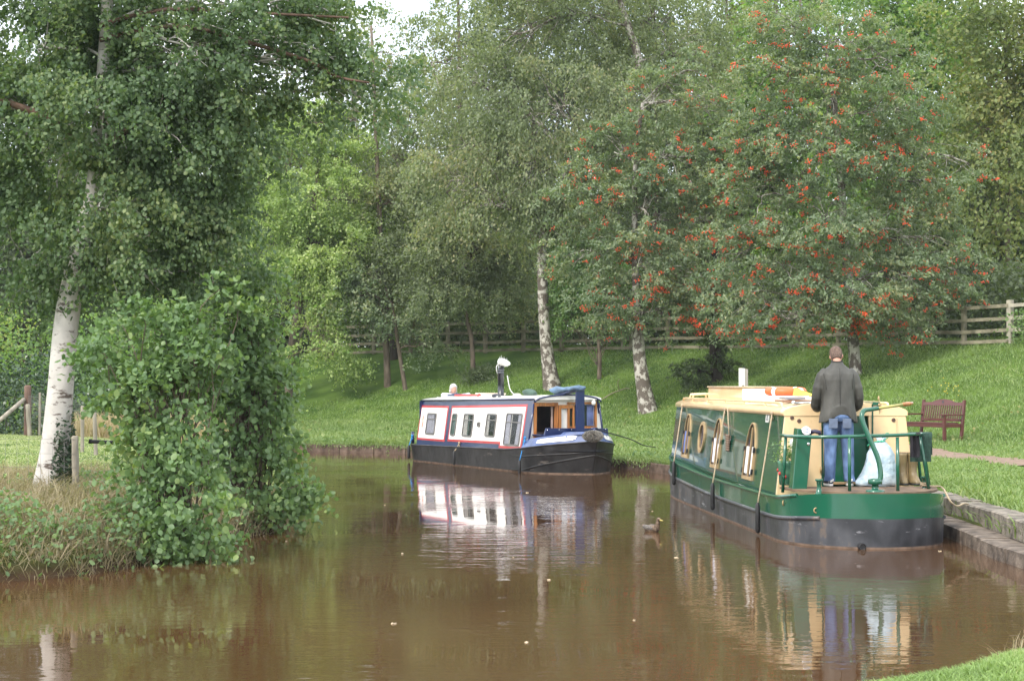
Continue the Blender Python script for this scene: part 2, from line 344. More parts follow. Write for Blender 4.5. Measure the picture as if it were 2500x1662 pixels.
def crown_points(lobes, nclump, nspray, nleaf, cr, sr, shell=.5, flat=.6, weep=0.0):
    """lobes: (x,y,z,rx,ry,rz). returns leaf centres, spray centres, clump centres"""
    L = np.array(lobes, float); wgt = (L[:, 3] * L[:, 4] + L[:, 3] * L[:, 5] + L[:, 4] * L[:, 5]); wgt /= wgt.sum()
    k = rng.choice(len(L), nclump, p=wgt); d = rdir(nclump); r = (shell + (1 - shell) * rng.uniform(0, 1, nclump)) ** .8
    Cc = L[k, :3] + d * L[k, 3:6] * r[:, None]
    cs = rng.uniform(.6, 1.4, nclump) * cr
    ks = np.repeat(np.arange(nclump), nspray); Sp = Cc[ks] + rdir(len(ks)) * (cs[ks] * rng.uniform(.1, 1, len(ks)) ** .5)[:, None] * [1, 1, .75]
    kl = np.repeat(np.arange(len(Sp)), nleaf); t = np.tile((np.arange(nleaf) + .5) / nleaf, len(Sp))
    D = unit(unit(Sp - Cc[ks]) + unit(Sp - L[k, :3][ks]) * .8 + rdir(len(Sp)) * .5 + [0, 0, .15]); D[:, 2] *= .6; ln = sr * rng.uniform(2.0, 3.6, len(Sp))
    o = D[kl] * (t * ln[kl])[:, None] + rng.normal(size=(len(kl), 3)) * sr * (.30 + .22 * (1 - t))[:, None] * [1, 1, flat]
    o[:, 2] -= t ** 2 * (ln[kl] * .35 + weep * rng.uniform(.4, 1.2, len(Sp))[kl])
    return Sp[kl] + o, Sp, Cc
def foliage(name, C, leaf, m, parent, centre=None, up=.9, tipdown=.5, wr=.65, fold=False, jit=1.0):
    n = len(C); c0 = C.mean(0) if centre is None else np.array(centre)
    out = unit(C - c0); N = rdir(n) * jit + out * .5 + np.array([0, 0, up]); T = rdir(n) + out * .4 - np.array([0, 0, tipdown])
    V, Fq = leaf_arrays(C, T, N, leaf * rng.uniform(.65, 1.3, n), wr, fold)
    o = np_mesh(name, V, Fq, m)
    if parent:
        o.parent = parent; o.matrix_parent_inverse = Matrix.Translation(-parent.location)
    return o
def limb(mb, a, b, r0, r1, sag=.15, seg=6, wob=.08):
    a = Vector(a); b = Vector(b); L = (b - a).length; P = []
    for i in range(7):
        t = i / 6; q = a.lerp(b, t) + Vector((0, 0, sin(pi * t) * L * sag))
        if 0 < i < 6: q += Vector([random.uniform(-1, 1) * wob * L * .5 for _ in range(3)])
        P.append(q)
    P = smoothpath(P, 2); n = len(P); mb.tube(P, [lerp(r0, r1, i / (n - 1)) for i in range(n)], seg)
    return P
def tree(name, label, cat, d, trunk, lobes, leafm, barkm, nclump=60, nspray=14, nleaf=30, cr=.5, sr=.22, leaf=.1, weep=0.0, shell=.5, flat=.6, fold=False, limbs=1.0, group=None, wr=.65, up=.9, tipdown=.5, root=None, depthf=.8, extra=None, clear=None):
    """trunk: (px, py, half width px, extra depth); lobes: (px, py, rx, ry, extra depth) in photo pixels at distance d"""
    s = F_ / d; P = [W(t[0], t[1], d + (t[3] if len(t) > 3 else 0)) for t in trunk]; rad = [t[2] / s for t in trunk]
    base = P[0].copy(); t = empty(name, base); tag(t, label, cat, group)
    PPp = smoothpath([base - Vector((0, 0, .35))] + P, 3); n = len(PPp); rr = [rad[0] * (root or 1.25)] + rad
    rs = list(np.interp(np.linspace(0, len(rr) - 1, n), range(len(rr)), rr))
    mb = MB(); mb.tube(PPp, rs, 12)
    LB = [(*W(l[0], l[1], d + l[4]), l[2] / s, max(.5, l[2] / s * depthf), l[3] / s) for l in lobes]
    C, Sp, Cc = crown_points(LB, nclump, nspray, nleaf, cr, sr, shell, flat, weep)
    for cx, cy, rr_ in (clear or []):
        q = W(cx, cy, d); C = C[~((np.hypot(C[:, 0] - q.x, C[:, 2] - q.z) < rr_ / s) & (C[:, 1] < d + .1))]
    if limbs:
        r_end = max(.012, rad[-1] * .35); hi = [p for p in PPp[n // 4:]]
        for lb in LB:
            c = Vector(lb[:3]); cand = [p for p in hi if p.z < c.z + lb[5] * .3] or [hi[0]]
            a = min(cand, key=lambda p: (p - c).length); pl = limb(mb, a, c, max(.02, rad[-1] * .6 * limbs), r_end, .1)
            idx = np.argsort(np.linalg.norm(Cc - np.array(c), axis=1))[:max(3, int(nclump / len(LB)))]
            for j in idx[::1]:
                q = random.choice(pl[4:]); limb(mb, q, Vector(Cc[j]), r_end, .006, .12, 4)
    o = mb.build('trunk', barkm); o.parent = t; o.matrix_parent_inverse = Matrix.Translation(-base)
    foliage('crown', C, leaf, leafm, t, None, up, tipdown, wr, fold)
    if extra: extra(t, Sp, Cc)
    return t

# barks
def birch_bark(name, white=(.62, .60, .57), dark=(.05, .04, .035), amt=.5, vs=1.0, zs=14):
    m = mat(name, white, .75, var=.12, vscale=5, bump=.5, bscale=14); nt, N, L, p = nodes_of(m)
    tc = N.new('ShaderNodeTexCoord'); mp = N.new('ShaderNodeMapping'); mp.inputs['Scale'].default_value = (3 * vs, 3 * vs, zs * vs); L.new(tc.outputs['Object'], mp.inputs[0])
    n1 = N.new('ShaderNodeTexNoise'); n1.inputs['Scale'].default_value = 1.3; n1.inputs['Detail'].default_value = 6; n1.inputs['Roughness'].default_value = .65; L.new(mp.outputs[0], n1.inputs['Vector'])
    r = N.new('ShaderNodeValToRGB'); r.color_ramp.elements[0].position = amt; r.color_ramp.elements[0].color = (0, 0, 0, 1); r.color_ramp.elements[1].position = amt + .07; r.color_ramp.elements[1].color = (1, 1, 1, 1)
    L.new(n1.outputs['Fac'], r.inputs[0]); old = p.inputs['Base Color'].links[0].from_socket
    mx = N.new('ShaderNodeMixRGB'); mx.inputs[2].default_value = (*dark, 1); L.new(r.outputs[0], mx.inputs[0]); L.new(old, mx.inputs[1]); L.new(mx.outputs[0], p.inputs['Base Color'])
    return m
B_white = birch_bark('birch_bark_white', (.50, .47, .44), (.10, .075, .06), .555, 1.0, 8)
B_mixed = birch_bark('birch_bark_mottled', (.44, .41, .36), (.10, .08, .062), .45, 1.5, 2.2)
B_grey = mat('bark_grey_brown', (.13, .10, .075), .9, var=.35, vscale=10, bump=.8, bscale=18, stretch=(1, 1, .3))
B_dark = mat('bark_dark', (.05, .038, .03), .9, var=.35, vscale=10, bump=.8, bscale=18, stretch=(1, 1, .3))

# leaves
G_birch = leafmat('leaf_birch_near', [(.028, .058, .024), (.048, .090, .036), (.080, .130, .048), (.15, .18, .055)], .5, .42, .8, gain=1.8)
G_yel = leafmat('leaf_yellow_green', [(.07, .12, .03), (.13, .20, .05), (.21, .28, .07), (.38, .42, .16)], .55, .48, .5, gain=1.65)
G_olive = leafmat('leaf_olive', [(.06, .08, .04), (.09, .12, .055), (.14, .165, .08), (.20, .17, .075)], .55, .48, .4, gain=1.9)
G_rowan = leafmat('leaf_rowan', [(.048, .080, .040), (.078, .116, .058), (.125, .160, .085), (.20, .18, .08)], .5, .42, .7, gain=2.0)
G_dark = leafmat('leaf_dark', [(.035, .055, .022), (.055, .08, .03), (.085, .115, .045)], .5, .4, .5, gain=1.6)
G_bush = leafmat('leaf_bush', [(.05, .10, .036), (.075, .14, .048), (.11, .185, .06), (.20, .26, .06)], .42, .42, .9, gain=1.7)
G_back = leafmat('leaf_back', [(.035, .075, .018), (.065, .13, .025), (.11, .19, .03), (.24, .23, .03)], .55, .48, .25, gain=1.9)
G_autumn = leafmat('leaf_autumn', [(.07, .11, .025), (.12, .17, .035), (.19, .22, .045), (.28, .22, .05)], .55, .4, .3, gain=1.2)
G_ivy = leafmat('leaf_ivy', [(.012, .035, .014), (.025, .06, .022), (.05, .09, .03)], .3, .2, 1, gain=1.3)
G_sap = leafmat('leaf_sapling', [(.05, .12, .03), (.09, .18, .04), (.17, .25, .06)], .5, .4, .6, gain=1.3)
berry = mat('rowan_berry', (.74, .09, .03), .4, var=.4, vscale=3)

# ---- left foreground birch
d = 22.7
fb_lobes = [(90, 120, 190, 170, 0), (330, 90, 200, 130, .6), (480, 120, 180, 140, -.3), (640, 60, 160, 100, .3), (820, 60, 120, 60, .2), (560, 230, 130, 110, 0), (250, 280, 180, 130, -.6), (430, 330, 170, 120, -.4), (600, 330, 80, 100, 0), (120, 400, 170, 140, .4),
            (300, 520, 180, 100, -.3), (140, 600, 200, 110, .2), (500, 520, 130, 100, .3), (560, 600, 90, 80, .2), (340, 680, 100, 70, -.4), (520, 690, 100, 50, 0), (880, 180, 75, 45, .2), (760, 170, 90, 50, 0), (900, 250, 50, 40, .1), (60, 690, 130, 55, .5),
            (-120, 300, 160, 260, 0), (200, -150, 300, 160, 0), (640, -100, 220, 100, 0)]
def fb_extra(t, Sp, Cc):
    mb = MB()
    for P, r0, r1 in (([(175, 350), (140, 310), (105, 282), (40, 258), (-30, 230)], 13, 7), ([(255, 375), (285, 335), (310, 312), (345, 300)], 13, 7), ([(268, 300), (290, 250), (305, 215), (330, 240)], 6, 3),
                      ([(262, 290), (262, 245), (258, 220)], 5, 3), ([(240, 95), (420, 60), (600, 100), (760, 150), (820, 185), (900, 200)], 7, 2.5), ([(240, 60), (400, 20), (640, 30), (850, 40)], 6, 2.5)):
        Q = smoothpath([W(x, y, 22.5 - i * .05) for i, (x, y) in enumerate(P)], 3); n = len(Q); mb.tube(Q, [lerp(r0, r1, i / (n - 1)) / 198 for i in range(n)], 8)
    o = mb.build('branch', mat('branch_red_brown', (.14, .085, .06), .85, var=.3, vscale=8, bump=.6, bscale=25)); o.parent = t; o.matrix_parent_inverse = Matrix.Translation(-t.location)
    # ivy round the foot of the trunk
    n = 3600; tt = rng.uniform(0, 1, n) ** 1.9; a = rng.uniform(-1.35, 1.2, n); rad_ = lerp(.27, .2, tt) + rng.uniform(.0, .05, n) * (1 - tt) * 1.6
    keep = rng.uniform(0, 1, n) < np.where(np.cos(a + .6) > 0, 1, .35) * (1.1 - tt)
    cx = lerp(W(122, 1200, 22.7).x, W(140, 1040, 22.7).x, tt * 1.0); C = np.column_stack([cx + np.cos(a) * rad_, 22.7 + np.sin(a) * rad_, .55 + tt * 1.05])[keep]
    foliage('ivy', C, .05, G_ivy, t, (cx.mean(), 22.7, .8), .3, .6)
tree('birch_tree', 'tall white trunked birch leaning on the left bank, ivy at its foot', 'tree', d,
     [(122, 1200, 43), (135, 1100, 35), (148, 950, 31), (158, 820, 30), (170, 730, 29), (203, 560, 22), (225, 480, 20), (240, 330, 20), (250, 180, 18), (255, 60, 15), (262, -120, 12), (270, -330, 6)],
     fb_lobes, G_birch, B_white, 220, 16, 32, .36, .13, .054, .12, .55, .8, True, .6, clear=[(208, 560, 22), (215, 520, 32), (218, 480, 30), (224, 440, 22), (245, 130, 28), (244, 170, 20), (250, 90, 22), (252, 50, 24), (255, 15, 24), (285, 330, 26), (120, 290, 28), (75, 268, 24)], wr=.8, root=1.35, depthf=.75, up=.5, tipdown=.8, extra=fb_extra)
# ---- hazel bushes at the water's edge
def bush(name, label, d, lobes, stems, leafm, nclump, nspray, nleaf, cr, sr, leaf, **k):
    s = F_ / d; base = W(stems[0][0], stems[0][1], d); t = empty(name, base); tag(t, label, 'bush', k.pop('group', None)); mb = MB()
    LB = [(*W(l[0], l[1], d + l[4]), l[2] / s, max(.25, l[2] / s * .7), l[3] / s) for l in lobes]
    C, Sp, Cc = crown_points(LB, nclump, nspray, nleaf, cr, sr, k.get('shell', .55), .9, k.get('weep', .12))
    for i, c in enumerate(Cc):
        st = random.choice(stems); limb(mb, W(st[0], st[1], d) - Vector((0, 0, .15)), Vector(c), .014, .004, .12, 5)
    o = mb.build('stem', B_grey, ); o.parent = t; o.matrix_parent_inverse = Matrix.Translation(-base)
    foliage('foliage', C, leaf, leafm, t, None, k.get('up', .7), k.get('tipdown', .7), .85, True)
    return t
bush('hazel_bush', 'broad round leaved bush overhanging the water beside the white birch trunk', 20.6,
     [(330, 860, 110, 90, 0), (420, 820, 120, 80, .2), (300, 950, 90, 80, 0), (400, 980, 120, 110, 0), (480, 900, 100, 100, .1), (380, 1100, 90, 90, -.2), (450, 1130, 80, 100, -.3), (400, 1230, 70, 60, -.4), (470, 1270, 90, 70, -.5), (500, 1310, 60, 40, -.6), (420, 1330, 50, 30, -.6), (560, 760, 60, 70, .2), (255, 1010, 40, 50, 0), (225, 880, 35, 50, 0), (350, 760, 25, 40, 0), (450, 735, 25, 40, 0), (520, 730, 20, 40, 0)],
     [(400, 1290), (430, 1300), (470, 1280), (380, 1270)], G_bush, 86, 8, 13, .13, .11, .070)
bush('hazel_bush', 'taller bush with yellow green top leaning out over the canal', 24.2,
     [(545, 830, 90, 110, 0), (620, 860, 70, 90, 0), (590, 720, 60, 60, 0), (570, 960, 100, 90, 0), (640, 990, 60, 70, 0), (600, 1090, 80, 60, 0), (670, 1130, 50, 40, -.2), (715, 1175, 40, 25, -.3), (600, 1210, 60, 40, -.1), (670, 1210, 50, 22, -.2), (540, 1060, 50, 120, 0), (570, 690, 45, 45, 0), (640, 690, 40, 40, 0), (695, 900, 30, 30, 0), (690, 1070, 30, 25, 0), (755, 1190, 25, 12, -.3), (730, 1225, 30, 12, -.3)],
     [(600, 1270), (570, 1260), (640, 1270)], G_bush, 88, 9, 14, .16, .12, .073)

# ---- far bank trees
def tb(px, py): return ground_at(px, py, 40, 100)
def L_(*a): return list(a)
d5 = tb(1345, 945)
tree('birch_tree', 'largest drooping birch with pale mottled trunk behind the white boat cabin', 'tree', d5,
     [(1348, 948, 24), (1338, 880, 17), (1330, 800, 14), (1325, 700, 13), (1330, 560, 12), (1400, 400, 11), (1500, 300, 11), (1560, 180, 11), (1545, 90, 9), (1515, 0, 7), (1500, -90, 5)],
     [(1250, 80, 160, 120, 0), (1420, 60, 170, 120, .5), (1620, 60, 150, 110, 1), (1180, 220, 140, 110, 0), (1350, 240, 160, 130, -1), (1540, 250, 130, 120, 0), (1130, 360, 120, 110, 0), (1290, 400, 150, 110, -.5), (1430, 430, 120, 120, 0), (1200, 500, 110, 90, -.5), (1330, 560, 100, 90, 0), (1050, 150, 90, 110, 1), (1700, 150, 100, 120, 1), (1380, -100, 260, 90, 0), (1090, 470, 80, 90, 0)],
     G_olive, B_mixed, 300, 10, 28, .6, .22, .115, .7, .6, .6, wr=.6, up=.4, tipdown=1.1, depthf=.6)
def forkp(t, Sp, Cc): pass
d4 = tb(1155, 930)
tree('alder_tree', 'small dark green multi stemmed tree behind the white haired person', 'tree', d4,
     [(1156, 935, 7), (1154, 870, 6), (1150, 820, 6), (1140, 770, 5), (1150, 680, 4)],
     [(1150, 620, 130, 90, 0), (1050, 680, 80, 80, 0), (1240, 640, 90, 90, .5), (1130, 730, 110, 55, -.4), (1180, 540, 100, 70, .5), (1060, 560, 80, 80, .8), (1230, 730, 60, 50, 0)],
     G_olive, B_grey, 130, 10, 28, .6, .2, .105, .35, .3, wr=.6)
d3 = tb(945, 943)
tree('birch_tree', 'slim grey trunked tree left of the thin leaning trunk by the far fence', 'tree', d3,
     [(946, 945, 9), (944, 870, 8), (938, 780, 8), (930, 700, 7), (925, 500, 6), (915, 300, 5), (905, 60, 3)],
     [(930, 620, 110, 90, 0), (950, 500, 100, 90, 0), (1000, 400, 90, 90, .5), (960, 300, 80, 80, .5), (900, 150, 70, 70, 1), (1000, 180, 60, 80, 1), (950, 740, 90, 50, -.3), (1040, 300, 70, 80, 1)],
     G_olive, B_grey, 120, 9, 26, .6, .2, .11, .6, .3, wr=.6)
tree('rowan_tree', 'thin pale leaning trunk with sparse berries left of the dark alder', 'tree', tb(988, 952),
     [(990, 953, 6), (978, 880, 5), (966, 800, 4.5), (958, 740, 4)],
     [(930, 760, 90, 50, 0), (870, 720, 60, 50, 0), (1010, 790, 60, 40, 0), (1060, 850, 40, 30, 0), (900, 660, 60, 50, 0)],
     G_rowan, B_grey, 40, 8, 22, .5, .2, .11, .2, .3)
tree('dark_tree', 'dark brown trunk standing close behind the slim grey trunk', 'tree', tb(968, 905) if False else d3 + 4,
     [(966, 910, 13), (962, 850, 11), (958, 790, 9), (950, 740, 8), (945, 640, 7)],
     [(900, 560, 90, 80, 0), (980, 620, 90, 70, 0), (850, 640, 70, 60, 0)], G_dark, B_dark, 50, 9, 26, .6, .2, .13)
d2 = 50.0
dy = tb(716, 975)
tree('false_acacia', 'bright yellow green tree with hanging boughs between the left birch and the blue boat', 'tree', dy,
     [(704, 985, 12), (706, 900, 11), (720, 800, 10), (745, 650, 9), (765, 500, 7), (780, 380, 5), (790, 300, 3)],
     [(760, 300, 110, 60, 0), (870, 290, 70, 60, 0), (690, 400, 110, 80, 0), (850, 400, 90, 80, -.5), (770, 480, 120, 90, -1), (900, 500, 60, 80, 0), (650, 560, 100, 90, 0), (800, 600, 110, 90, -1), (900, 620, 50, 80, 0), (700, 700, 100, 80, -1), (830, 720, 90, 70, -1), (760, 810, 80, 60, -1.5), (820, 880, 50, 50, -1.5), (900, 700, 50, 50, 0), (640, 250, 60, 60, 1)],
     G_yel, B_grey, 200, 11, 28, .5, .2, .115, .3, .55, wr=.6, up=.8)
tree('false_acacia', 'lower darker tree at the back of the canal bend beneath the yellow green one', 'tree', dy + 6,
     [(680, 960, 12), (690, 850, 10), (700, 760, 7)],
     [(640, 820, 90, 90, 0), (740, 860, 70, 60, 0), (600, 700, 90, 110, 0), (680, 760, 90, 80, 0)], G_dark, B_dark, 70, 10, 28, .7, .25, .14)
# saplings and rowans
tree('sapling', 'young sapling with light green leaves between the two pale trunks', 'tree', tb(1463, 925),
     [(1463, 928, 6), (1464, 870, 5), (1462, 820, 5), (1460, 740, 4)], [(1420, 720, 80, 60, 0), (1460, 640, 80, 60, 0), (1380, 640, 60, 70, 0), (1490, 770, 60, 40, 0), (1395, 780, 40, 30, 0), (1455, 890, 12, 40, 0)],
     G_sap, B_grey, 60, 9, 24, .45, .18, .1, .2, .3)
def berries(k, seed):
    def f(t, Sp, Cc):
        r = np.random.default_rng(seed); wt = np.clip(.8 + vnoise(Sp[:, [0, 2]], 1.1, seed) * 1.0, .3, 2) * np.clip(1.35 - .9 * (Sp[:, 2] - Sp[:, 2].min()) / np.ptp(Sp[:, 2]), .4, 1.3) * np.clip(1.2 - (Sp[:, 1] - Sp[:, 1].mean()), .3, 1.6); idx = r.choice(len(Sp), k, replace=False, p=wt / wt.sum()); mb_v = []; mb_f = []; b = 0
        ico = np.array([(1, 0, 0), (-1, 0, 0), (0, 1, 0), (0, -1, 0), (0, 0, 1), (0, 0, -1)], float); fi = np.array([(0, 2, 4), (2, 1, 4), (1, 3, 4), (3, 0, 4), (2, 0, 5), (1, 2, 5), (3, 1, 5), (0, 3, 5)])
        cen = Cc.mean(0)
        for i in idx:
            out = Sp[i] - cen; out /= np.linalg.norm(out) + 1e-6; c = Sp[i] + out * .18 + np.array([0, -.12, -.1])
            for q in range(r.integers(3, 14)):
                mb_v.append(c + r.normal(0, 1, 3) * [.052, .052, .035] + ico * .022); mb_f.append(fi + b); b += 6
        o = np_mesh('berries', np.vstack(mb_v), np.vstack(mb_f), berry, smooth=True); o.parent = t; o.matrix_parent_inverse = Matrix.Translation(-t.location)
    return f
d7 = tb(1578, 1005)
tree('rowan_tree', 'rowan with red berries on a mottled white trunk between the two boats', 'tree', d7,
     [(1582, 1008, 26), (1572, 950, 19), (1562, 880, 16), (1556, 800, 15), (1552, 700, 9), (1550, 560, 7), (1552, 400, 6), (1570, 250, 4)],
     [(1690, 170, 70, 50, 0), (1600, 250, 100, 80, 0), (1730, 270, 80, 80, .3), (1500, 370, 90, 80, 0), (1640, 390, 120, 90, -.3), (1760, 400, 80, 90, .3), (1450, 500, 100, 70, 0), (1580, 520, 120, 90, -.5), (1720, 540, 90, 90, 0), (1430, 620, 90, 60, 0), (1560, 650, 110, 80, -.5), (1690, 680, 90, 80, -.3), (1470, 730, 90, 60, 0), (1620, 770, 80, 50, -.3), (1740, 760, 60, 60, 0), (1530, 790, 60, 30, -.3)],
     G_rowan, B_mixed, 230, 10, 24, .42, .16, .12, .05, .6, .5, wr=.42, up=1.1, tipdown=.25, extra=berries(400, 3), root=1.6)
d9 = tb(2088, 915)
tree('rowan_tree', 'widest rowan heavy with red berries rising behind the man on the green boat', 'tree', d9,
     [(2090, 930, 16), (2085, 860, 14), (2080, 800, 13), (2072, 700, 11), (2062, 560, 10), (2052, 400, 9), (2040, 250, 7), (2020, 120, 4)],
     [(1930, 60, 110, 60, 0), (2060, 90, 130, 70, 0), (2180, 150, 100, 70, 0), (1880, 180, 100, 80, 0), (2030, 240, 130, 90, -.5), (2200, 270, 110, 80, 0), (1870, 330, 90, 80, 0), (1990, 380, 130, 90, -.8), (2160, 400, 120, 80, 0), (2260, 450, 80, 70, .3), (1850, 480, 90, 90, -.3), (2000, 530, 130, 90, -1), (2160, 560, 120, 90, -.5), (2290, 590, 90, 80, 0), (1800, 620, 90, 70, -.3), (1930, 680, 110, 80, -1), (2090, 690, 110, 80, -1), (2240, 690, 100, 70, -.5), (2340, 660, 60, 60, 0), (1800, 760, 70, 50, -.5), (1920, 780, 80, 40, -1), (2050, 780, 90, 45, -1), (2190, 790, 80, 35, -.5), (2370, 400, 40, 60, 0)],
     G_rowan, B_mixed, 380, 10, 24, .42, .16, .12, .05, .6, .5, wr=.42, up=1.1, tipdown=.25, extra=berries(800, 5))
tree('ivy_tree', 'ivy covered dark trunk behind the roof of the green boat', 'tree', tb(1745, 930),
     [(1750, 935, 17), (1748, 880, 15), (1745, 830, 14), (1742, 760, 12), (1745, 600, 9)],
     [(1745, 860, 20, 60, -.1), (1690, 910, 40, 22, -.5), (1780, 900, 30, 25, 0), (1740, 780, 60, 50, 0)], G_dark, B_dark, 26, 8, 20, .25, .13, .1, .1, .3)

# ---- wood behind the fence
def back(label, px, d, top, half, leafm, n=70, low=700, base=900, barkm=B_grey, nm='woodland_tree', leaf=.19, weep=.3, seed=0):
    s = F_ / d; rr = random.Random(seed + int(px)); lob = []
    H = low - top; k = 6
    for i in range(k):
        t = (i + .5) / k; wv_ = half * (1 - abs(t - .4) ** 1.6 * 1.1); y = low - H * t
        for sgn in (-1, 1): lob.append((px + sgn * wv_ * rr.uniform(.3, .6), y + rr.uniform(-30, 30), wv_ * rr.uniform(.5, .8), H / k * rr.uniform(.7, 1.1), rr.uniform(-1, 1)))
    z = hz((px - 1250) / F_ * d, d); pb = YH_ - (z - H_) * s
    tree(nm, label, 'tree', d, [(px, pb, half * .06), (px + 4, (pb + top) / 2, half * .045), (px - 4, top + 30, half * .015)], lob, leafm, barkm, n, 9, 26, 1.1, .42, leaf, weep, .4, group='trees of the wood behind the fence', up=.7)
back('olive green tree behind the gap of sky at the top of the picture', 860, 96, 80, 120, G_olive, 75, 650)
back('taller olive tree right of the bright gap of sky', 1120, 92, -120, 150, G_olive, 100, 740)
back('dark tree filling in behind the big drooping birch', 1300, 88, -60, 190, G_dark, 110, 800)
back('dark green tree between the drooping birch and the left rowan', 1600, 80, -60, 170, G_dark, 110, 800)
back('yellow green tree top showing above the right rowan', 1960, 74, -60, 190, G_back, 120, 820)
back('bright green tree right of the rowan crown', 2200, 70, -60, 170, G_back, 130, 640)
back('golden tree at the top right corner', 2460, 62, -80, 120, G_autumn, 110, 560, leaf=.16)
back('green tree filling the gap between the two rowan crowns', 1780, 76, -60, 130, G_olive, 100, 700)
back('yellowing green tree between the bright green and the golden tree', 2330, 72, -80, 120, G_back, 100, 640)
back('pale green tree just left of the bright gap of sky', 700, 92, 60, 120, G_olive, 80, 700)
back('pale tree far behind the left birch crown', 430, 98, -60, 210, G_olive, 120, 700)
back('tall dark tree far behind the mottled rowan', 1500, 96, -120, 200, G_dark, 130, 760)
back('tall tree far behind the widest rowan', 1900, 92, -120, 200, G_dark, 130, 760)
back('tall olive tree far behind the white boat', 1270, 98, -140, 170, G_olive, 120, 760)
back('dark tree far behind the left birch trunk', 150, 90, -80, 200, G_dark, 110, 700)
back('dark tree below the golden one at the right edge', 2400, 66, 380, 170, G_dark, 120, 800)
back('dark evergreen tree behind the ivy covered trunk', 1800, 78, 300, 150, G_dark, 90, 830)
back('dark tree under the yellow green tree behind the canal bend', 640, 84, 420, 170, G_dark, 90, 860)
back('dark tree at the left behind the birch trunk', 60, 74, 200, 220, G_dark, 120, 900)
back('tree with yellowing leaves seen through the left birch', 360, 80, 60, 230, G_back, 130, 860)
back('dark tree behind the two slim trunks', 960, 90, 380, 150, G_dark, 80, 820)
back('grey green tree behind the small alder', 1180, 86, 420, 130, G_dark, 70, 820)
# ---- one distant mass of trees closing the view
n = 60000; x = rng.uniform(-48, 42, n); y = rng.uniform(112, 124, n); z = 3.5 + rng.uniform(0, 1, n) ** .8 * (11 + 5 * vnoise(np.column_stack([x, y]), .18, 12))
o = foliage('distant_wood', np.column_stack([x, y, z]), .62, G_dark, None, (0, 130, 0), .5, .3); tag(o, 'distant dark wood closing the view behind all the trees', 'wood', kind='stuff')
# ---- hedges
def hedge(name, label, pts, hgt, thick, leafm, n, leaf=.13):
    P = resample(np.array(pts, float), .5); base = P[len(P) // 2]; t = empty(name, (base[0], base[1], hz(*base))); tag(t, label, 'hedge')
    k = rng.integers(0, len(P), n); q = P[k] + rng.normal(0, thick / 2, (n, 2)); z = hfield(q); top = hgt * (.75 + .5 * vnoise(q, .5, 4))
    C = np.column_stack([q, z + rng.uniform(0, 1, n) ** .8 * top]); foliage('foliage', C, leaf, leafm, t, (base[0], base[1] + 3, 0), .5, .5)
    mb = MB()
    for i in range(0, len(P), 1):
        if len(P) < 6 and i:
            o = mb.build('stem', B_dark); o.parent = t; o.matrix_parent_inverse = Matrix.Translation(-t.location); mb = MB()
        x, y = P[i]; zz = hz(x, y); limb(mb, (x, y, zz - .1), (x + random.uniform(-.4, .4), y + random.uniform(-.4, .4), zz + hgt * .6), .03, .01, 0, 4)
    o = mb.build('stem', B_dark); o.parent = t; o.matrix_parent_inverse = Matrix.Translation(-t.location)
def isoline(D, lo=0, hi=1e9):
    out = []
    for i in range(1, len(ER) - 1):
        q = offs(ER, i, SG * D)
        if abs(sdist(np.array([q]), 'far')[0] - D) < .08: out.append(q)
    return np.array(out)
FL = isoline(15.5); fo = FL[(FL[:, 1] > 40) & (FL[:, 0] > -22)]
hl = isoline(18.5); hl = hl[(hl[:, 1] > 40) & (hl[:, 0] > -30)]
hedge('hedge', 'dark hedge growing along the back of the timber fence', hl, 3.6, 2.2, G_dark, 95000, .16)
hedge('hedge', 'bramble hedge at the far left beyond the mown field', [(-30, 60.5), (-19, 58.5), (-14, 57.5), (-10.5, 56.5)], 4.2, 2.0, G_ivy, 26000, .13)
hedge('hedge', 'light green hedge further back behind the brambles', [(-36, 66), (-24, 66), (-14, 64), (-9, 62)], 5.2, 2.5, G_back, 26000, .15)
hedge('shrub', 'leafy weeds growing through the fence at the right', [(14.6, 51.5), (15.2, 51.9)], 1.25, .7, G_sap, 1600, .1)
hedge('shrub', 'low dark shrub at the foot of the alder', [W(1170, 930, d4 - .4).xy[:], W(1200, 930, d4 - .2).xy[:]], .55, .7, G_dark, 1300, .08)

# ---- grass
def scatter(n, x0, x1, y0, y1): return np.column_stack([rng.uniform(x0, x1, n), rng.uniform(y0, y1, n)])
M_lawn = leafmat('grass_bank', [(.085, .135, .032), (.115, .18, .042), (.15, .22, .05), (.24, .27, .09)], .65, .35, .35, gain=1.5)
M_near = leafmat('grass_near', [(.09, .16, .03), (.14, .24, .045), (.20, .31, .06), (.33, .34, .13)], .6, .3, 1.5, gain=1.3)
M_dry = leafmat('grass_dry', [(.10, .14, .04), (.26, .20, .11), (.42, .34, .20), (.13, .18, .05)], .7, .3, 1.2)
M_field = leafmat('grass_field', [(.25, .31, .10), (.36, .42, .15), (.46, .48, .22)], .7, .3, .3)
q = scatter(400000, -15, 21, 20, 66); df = sdist(q, 'far'); u = rng.uniform(0, 1, len(q))
inview = np.abs(q[:, 0]) < q[:, 1] * .33 + .8
pd = np.min(np.hypot(q[:, None, 0] - PATH[None, ::3, 0], q[:, None, 1] - PATH[None, ::3, 1]), axis=1)
k = (df > .33) & (df < 17) & inview & (u < np.clip(50 / q[:, 1], .5, 1.3) ** 2) & (pd > .62 + rng.normal(0, .06, len(q)))
q = q[k]; hh = .09 + .07 * np.clip(vnoise(q, .8, 5) + .5, 0, 1) + .16 * (np.abs(df[k] - .55) < .25) * np.clip(vnoise(q, .9, 8) + .6, 0, 1)
tag(blades('grass', q, hh, .024, M_lawn, .7), 'green grass covering the sloping far bank', 'grass', kind='stuff')
